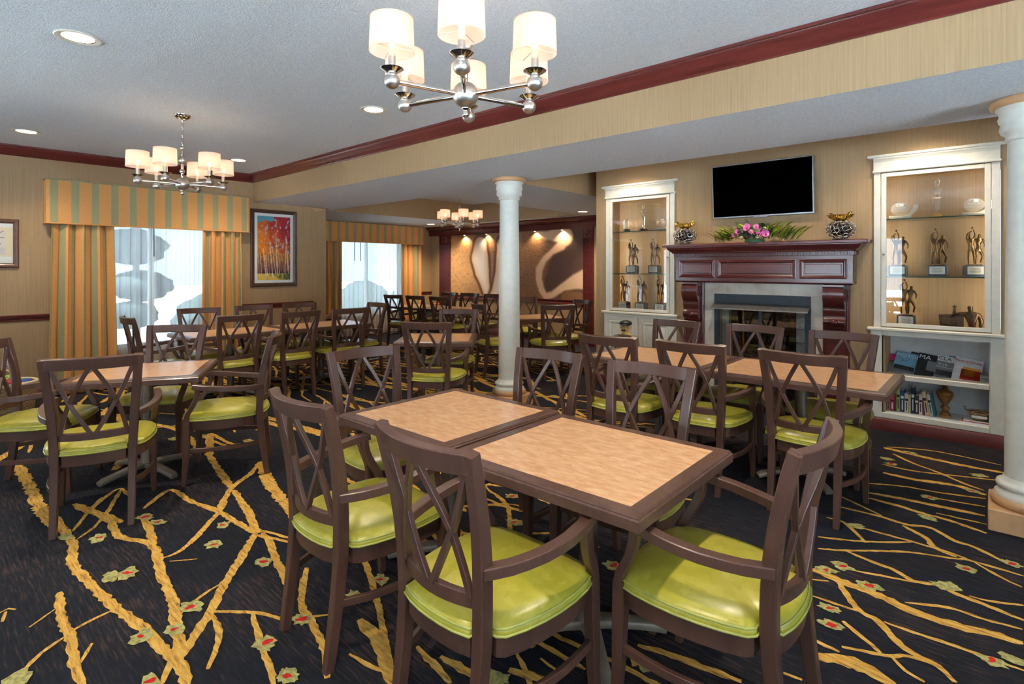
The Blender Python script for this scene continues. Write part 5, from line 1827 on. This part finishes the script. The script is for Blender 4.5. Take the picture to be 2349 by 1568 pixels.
def stroke(u, v, pts, aspect):
    """distance to a polyline in mural units, minus its local half width"""
    best = 9
    for (a, b) in zip(pts, pts[1:]):
        ax, ay, bx, by = a[0] * aspect, a[1], b[0] * aspect, b[1]
        px, py = u * aspect, v
        dx, dy = bx - ax, by - ay
        k = max(0, min(1, ((px - ax) * dx + (py - ay) * dy) / (dx * dx + dy * dy + 1e-9)))
        d = math.hypot(px - ax - k * dx, py - ay - k * dy) - (a[2] + (b[2] - a[2]) * k)
        best = min(best, d)
    return best


def mixc(a, b, f):
    f = max(0, min(1, f))
    return tuple(a[i] + (b[i] - a[i]) * f for i in range(3))


def mural_color(u, v):
    """v runs down; colours in sRGB"""
    A = 2.64
    nz = mnoise.noise(Vector((u * 9, v * 4, 1.3)))
    nf = mnoise.noise(Vector((u * 60, v * 25, 4.0)))
    base = mixc((214, 166, 112), (150, 108, 70), (u - .05) / .55 + .25 * nz)
    if u > .72: base = mixc(base, (96, 68, 56), (u - .70) * 6)
    c = mixc(base, (110, 76, 50), .25 * nf + .05)
    if v < .12: c = mixc(c, (92, 60, 38), (.12 - v) * 6 * (.5 + .5 * math.sin(u * 9)))
    # the two halves of the heart
    tear = stroke(u, v, [(.262, .20, .12), (.258, .40, .17), (.275, .60, .14), (.300, .80, .085), (.330, 1.02, .06)], A)
    tear2 = stroke(u, v, [(.455, .22, .14), (.470, .42, .20), (.445, .65, .15), (.40, .9, .10), (.36, 1.02, .06)], A)
    for d in (tear, tear2):
        if d < .09: c = mixc((96, 62, 42), c, abs(d - .035) / .05)
        if d < .02: c = mixc((226, 190, 156), c, d / .02)
        if d < -.02: c = mixc((232, 206, 180), (238, 228, 214), (-.02 - d) * 14)
    # dark pool and the pale arm round it
    pool = stroke(u, v, [(.90, .36, .10), (.86, .52, .17), (.80, .74, .10), (.77, .90, .04)], A)
    if pool < .06: c = mixc((88, 62, 54), c, max(0, pool) / .06)
    arm = stroke(u, v, [(.70, .06, .012), (.76, .10, .045), (.84, .10, .085), (.885, .13, .11), (.86, .24, .06), (.80, .33, .025), (.745, .44, .03), (.710, .58, .045), (.708, .72, .042), (.725, .86, .036), (.755, .96, .034), (.80, .93, .030), (.87, .82, .040), (.95, .74, .085), (1.02, .70, .13)], A)
    if arm < .035: c = mixc((232, 194, 158), c, max(0, arm) / .035)
    inner = stroke(u, v, [(.90, .98, .10), (.97, .99, .10)], A)
    if inner < .03: c = mixc((140, 100, 66), c, max(0, inner) / .03)
    sp = mnoise.noise(Vector((u * 150, v * 60, 9)))
    dens = .42 if .34 < u < .78 else .52
    if sp > dens and tear > .02 and tear2 > .02 and arm > .01: c = mixc(c, (48, 34, 30), .85)
    return c


def print_grid(name, w, h, nu, nv, fn, P, mat, parent):
    """flat print: a fine grid whose corners carry the colours of fn(u, v)"""
    vs = [P(i / nu * w, (1 - j / nv) * h) for j in range(nv + 1) for i in range(nu + 1)]
    F = [(j * (nu + 1) + i, (j + 1) * (nu + 1) + i, (j + 1) * (nu + 1) + i + 1, j * (nu + 1) + i + 1) for j in range(nv) for i in range(nu)]
    me = bpy.data.meshes.new(name)
    me.from_pydata(vs, [], F)
    at = me.color_attributes.new('print', 'FLOAT_COLOR', 'POINT')
    buf = []
    for j in range(nv + 1):
        for i in range(nu + 1):
            buf += lin(fn(i / nu, j / nv))
    at.data.foreach_set('color', buf)
    me.materials.append(mat)
    me.update()
    return link(name, me, parent)


MB().box(MX0, MX1, -.012, 0, MZ0, MZ1).build('mural_board', FRAME_WOOD, mu)
print_grid('mural_print', MX1 - MX0, MZ1 - MZ0, 300, 114, mural_color, lambda x, z: (MX0 + x, -.0125, MZ0 + z), MURAL_PRINT, mu)
MB().extrude([(0, .765), (-.030, .765), (-.034, .78), (-.024, .80), (-.024, .835), (-.040, .842), (-.040, .852), (0, .852)], 'x', MX0, MX1).build('bottom_rail', CHERRY, mu)
for (a, b) in ((-9.945, MX0), (MX1, -5.60)):
    pil = MB().box(a, b, -.045, 0, 0, 2.235).build('pilaster', MAHOGANY, mu)
    n = max(5, int((b - a) / .036))
    for k in range(n):
        x = a + (b - a) * (k + .5) / n
        MB().cbox(x - .010, x + .010, -.056, -.045, .20, 2.02, .004).build('flute', MAHOGANY, pil)
    bl = MB().cbox((a + b) / 2 - .085, (a + b) / 2 + .085, -.062, -.045, 2.06, 2.20, .004).build('rosette_block', CHERRY, pil)
    o = MB().lathe([(.001, .0), (.028, .004), (.032, .012), (.044, .008), (.052, .014), (.058, 0)], 24).build('rosette', MAHOGANY, mu, 60)
    o.location = ((a + b) / 2, -.062, 2.13); o.rotation_euler = (PI / 2, 0, 0)
MB().extrude([(0, 2.235), (-.075, 2.235), (-.075, 2.325), (-.085, 2.335), (-.085, 2.350), (-.110, 2.360), (-.135, 2.385), (-.165, 2.405), (-.170, 2.418), (-.185, 2.422), (-.185, 2.438), (0, 2.438)], 'x', -10.28, -5.45).build('cornice', MAHOGANY, mu, 30)
b = MB()
for k in range(118):
    x = -10.2 + 4.7 * k / 117
    b.box(x - .011, x + .011, -.098, -.084, 2.336, 2.354)
o = b.build('dentil_band', MAHOGANY, mu)
o['kind'] = 'stuff'
MB().box(-9.95, -5.58, -.083, -.045, 2.222, 2.236).build('architrave', MAHOGANY, mu)
for k, x in enumerate((-9.05, -8.35, -7.68, -6.98, -6.30)):
    p = thing('puck_light', '%s of the five small puck lights under the mural cornice' % ('leftmost', 'second from left', 'middle', 'second from right', 'rightmost')[k], 'light', (x, YM - .062, 2.2215), 0, 'puck lights over the mural')
    MB().lathe([(.026, -.012), (.030, -.008), (.030, 0), (.02, 0)], 20).build('housing', CHROME, p, 40)
    MB().lathe([(.001, -.0135), (.022, -.0135), (.022, -.012), (.001, -.012)], 18).build('lamp', LENS, p)
    l = bpy.data.lights.new('puck_beam', 'SPOT'); l.energy = 6.0; l.color = (1, .72, .44); l.spot_size = 2.2; l.spot_blend = .7; l.shadow_soft_size = .02
    q = bpy.data.objects.new('puck_beam', l); COL.objects.link(q); q.location = (x, YM - .07, 2.20); q.rotation_euler = (.25, 0, 0)

# ------------------------------------------------------------------ pictures on the window wall
def forest(u, v):
    n1 = mnoise.noise(Vector((u * 5, v * 7, .5)))
    n2 = mnoise.noise(Vector((u * 16, v * 22, 3.5)))
    n3 = mnoise.noise(Vector((u * 40, v * 14, 8.5)))
    if v < .58:
        c = mixc((224, 120, 40), (150, 30, 50), (u - .18) * 1.3 + .5 * n1 + (.30 - v) * 1.2)
        c = mixc(c, (236, 160, 50), max(0, n2 + .35 * n1) * 1.1 * (v / .4))
        if n2 > .25 and u > .35 and v < .4: c = mixc(c, (206, 30, 44), .8)
        if n2 < -.38: c = mixc(c, (190, 196, 204), .75)
        if v < .06 + .10 * max(0, .45 - u) + .03 * n1 and u < .5: c = (94, 158, 176)
    elif v < .90:
        f = (v - .58) / .32
        c = mixc((226, 150, 44), (62, 40, 56), f + .8 * n3)
        if n3 > .28: c = mixc(c, (190, 70, 40), .6)
        if n3 < -.34: c = mixc(c, (70, 70, 120), .5)
    else:
        c = mixc((224, 186, 80), (76, 92, 48), (u - .35) * 1.4 + .9 * n2)
    for (x0, x1, y0, y1, w, br) in ((.17, .26, .50, .97, .016, 1), (.24, .30, .60, .93, .012, 1), (.38, .46, .52, .96, .014, 1), (.44, .56, .50, .95, .010, .9), (.55, .60, .26, .92, .017, .95), (.86, .95, .30, .90, .015, 1), (.86, .83, .45, .92, .014, .95), (.64, .66, .55, .92, .009, .8), (.08, .14, .62, .97, .011, .8), (.02, .06, .60, .95, .009, .8), (.74, .80, .60, .88, .008, .6), (.90, .92, .55, .86, .010, .8), (.32, .36, .62, .90, .008, .7)):
        if y0 < v < y1:
            xc = x0 + (x1 - x0) * (v - y0) / (y1 - y0)
            if abs(u - xc) < w: c = mixc(c, (226, 214, 204), br * (.75 + .5 * n3))
    return c


def wall_picture(name, label, y0, y1, z0, z1, fw, frame, mats, art):
    t = thing(name, label, 'picture', (XW, 0, 0))
    b = MB()
    prof = [(0, 0), (0, .022), (fw * .25, .030), (fw * .6, .026), (fw * .85, .020), (fw, .014), (fw, 0)]
    cs = [(y0, z0), (y1, z0), (y1, z1), (y0, z1)]
    cy, cz = (y0 + y1) / 2, (z0 + z1) / 2
    for i in range(4):
        vs = []
        for (py, pz) in (cs[i], cs[(i + 1) % 4]):
            sy, sz_ = (1 if py < cy else -1), (1 if pz < cz else -1)
            vs += [(h, py + sy * q, pz + sz_ * q) for q, h in prof]
        n = len(prof)
        MB().add(vs, [tuple(range(n)), tuple(range(2 * n - 1, n - 1, -1))] + [(k, n + k, n + (k + 1) % n, (k + 1) % n) for k in range(n)]).build('frame_side', frame, t)
    MB().box(.002, .010, y0 + fw * .9, y1 - fw * .9, z0 + fw * .9, z1 - fw * .9).build('mat_board', mats, t)
    art(t)
    return t


def art1(t):
    a, b, c, d = 3.395 + .098, 4.090 - .098, 1.195 + .098, 2.345 - .098
    MB().box(.0100, .0112, a, b, c, d).build('backing', MAT_BOARD, t)
    print_grid('painting_print', b - a, d - c, 110, 190, forest, lambda y, z: (.0116, a + y, c + z), PRINT, t)


def sketch(u, v):
    c = (214, 208, 196) if v < .72 else (200, 196, 192)
    for (x0, y0, x1, y1, w) in ((.55, .42, .95, .04, .012), (.60, .30, .98, .30, .008), (.62, .75, .9, .52, .008), (.2, .7, .5, .3, .01)):
        dx, dy = x1 - x0, y1 - y0
        k = max(0, min(1, ((u - x0) * dx + (v - y0) * dy) / (dx * dx + dy * dy)))
        if math.hypot(u - x0 - k * dx, v - y0 - k * dy) < w: c = (122, 96, 84)
    if mnoise.noise(Vector((u * 30, v * 30, 2))) > .45 and v < .6: c = mixc(c, (170, 80, 90), .7)
    return c


def art2(t):
    MB().box(.0100, .0108, .40, .82, 1.60, 1.92).build('inner_mat', CREAM_BOARD, t)
    print_grid('sketch_print', .30, .27, 60, 54, sketch, lambda y, z: (.0112, .46 + y, 1.62 + z), PRINT, t)


wall_picture('framed_painting', 'tall framed painting of birch trunks under red and orange leaves', 3.395, 4.090, 1.195, 2.345, .055, FRAME_WOOD, MAT_BOARD, art1)
wall_picture('framed_sketch', 'brown framed blossom sketch cut by the left picture edge', .16, .873, 1.477, 2.015, .05, FRAME_WOOD2, MAT_BOARD, art2)

# ------------------------------------------------------------------ small things by the walls
t = thing('wall_outlet', 'cream wall outlet plate low on the window wall behind the toy basket', 'outlet', (XW, .79, .46))
MB().cbox(0, .006, -.036, .036, -.06, .06, .002).build('cover_plate', WHITE_PAINT, t)
for s in (-1, 1):
    MB().cbox(.006, .009, -.016, .016, s * .026 - .016, s * .026 + .016, .001).build('socket', CREAM_BOARD, t)
t = thing('toy_basket', 'woven wicker basket full of bright toys at the left edge', 'basket', (-7.22, .70, 0))
MB().lathe([(.15, 0), (.18, .02), (.205, .18), (.215, .34), (.200, .35), (.19, .18), (.16, .03)], 36).build('basket_body', WICKER, t, 50)
MB().tube([(.208 * math.cos(2 * PI * k / 36), .208 * math.sin(2 * PI * k / 36), .352) for k in range(36)], .018, 8, closed=True).build('basket_rim', ROPE, t, 60)
for s in (-1, 1):
    MB().tube([(s * .20, -.06, .35), (s * .215, -.04, .42), (s * .215, 0, .45), (s * .215, .04, .42), (s * .20, .06, .35)], .010, 8).build('basket_handle', ROPE, t, 60)
TOYS = (('red toy tray', (.02, -.05, .372), (.15, .11, .016), (206, 40, 40), .2), ('blue toy tray', (.05, .05, .352), (.12, .10, .018), (40, 90, 190), -.3), ('green toy block', (-.10, .03, .380), (.05, .04, .03), (130, 190, 40), .6))
for nm, lc, sz, c, rz in TOYS:
    o = MB().cbox(-sz[0], sz[0], -sz[1], sz[1], -sz[2], sz[2], .01).build('plastic_toy', C(nm.replace(' ', '_'), c), None, None, (-7.22 + lc[0], .70 + lc[1], lc[2]))
    o.rotation_euler = (0, 0, rz)
    tag(o, nm + ' lying in the wicker basket', 'toy', 'toys in the basket')
t = thing('game_rack', 'dark green rack with a patterned game box behind the slim column', 'rack', (-8.80, 5.02, 0))
GREEN = C('dark_green_paint', (16, 66, 62))
for z in (.08, .34):
    MB().cbox(-.14, .14, -.16, .16, z, z + .22, .006).build('green_drawer', GREEN, t)
for sx_ in (-1, 1):
    for sy_ in (-1, 1):
        MB().box(sx_ * .13 - .012, sx_ * .13 + .012, sy_ * .15 - .012, sy_ * .15 + .012, 0, .58).build('rack_post', BLACK, t)
o = MB().cbox(-.15, .15, -.17, .17, 0, .06, .004).build('game_box', plain('game_box_print', (150, 110, 84), .5, var=.6, scale=30), None, None, (-8.80, 5.02, .581))
tag(o, 'patterned flat game box on top of the green rack', 'box')
t = thing('corner_rack', 'dark green rack in the far corner beside the mural', 'rack', (-9.72, 8.22, 0))
for z in (.10, .36):
    MB().cbox(-.20, .20, -.12, .12, z, z + .22, .006).build('green_drawer', GREEN, t)
for sx_ in (-1, 1):
    for sy_ in (-1, 1):
        MB().box(sx_ * .19 - .012, sx_ * .19 + .012, sy_ * .11 - .012, sy_ * .11 + .012, 0, .60).build('rack_post', BLACK, t)
o = MB().cbox(-.10, .10, -.07, .07, 0, .05, .006).build('orange_box', C('orange_box', (210, 90, 50)), None, None, (-9.68, 8.20, .601))
tag(o, 'small orange box on the corner rack', 'box')
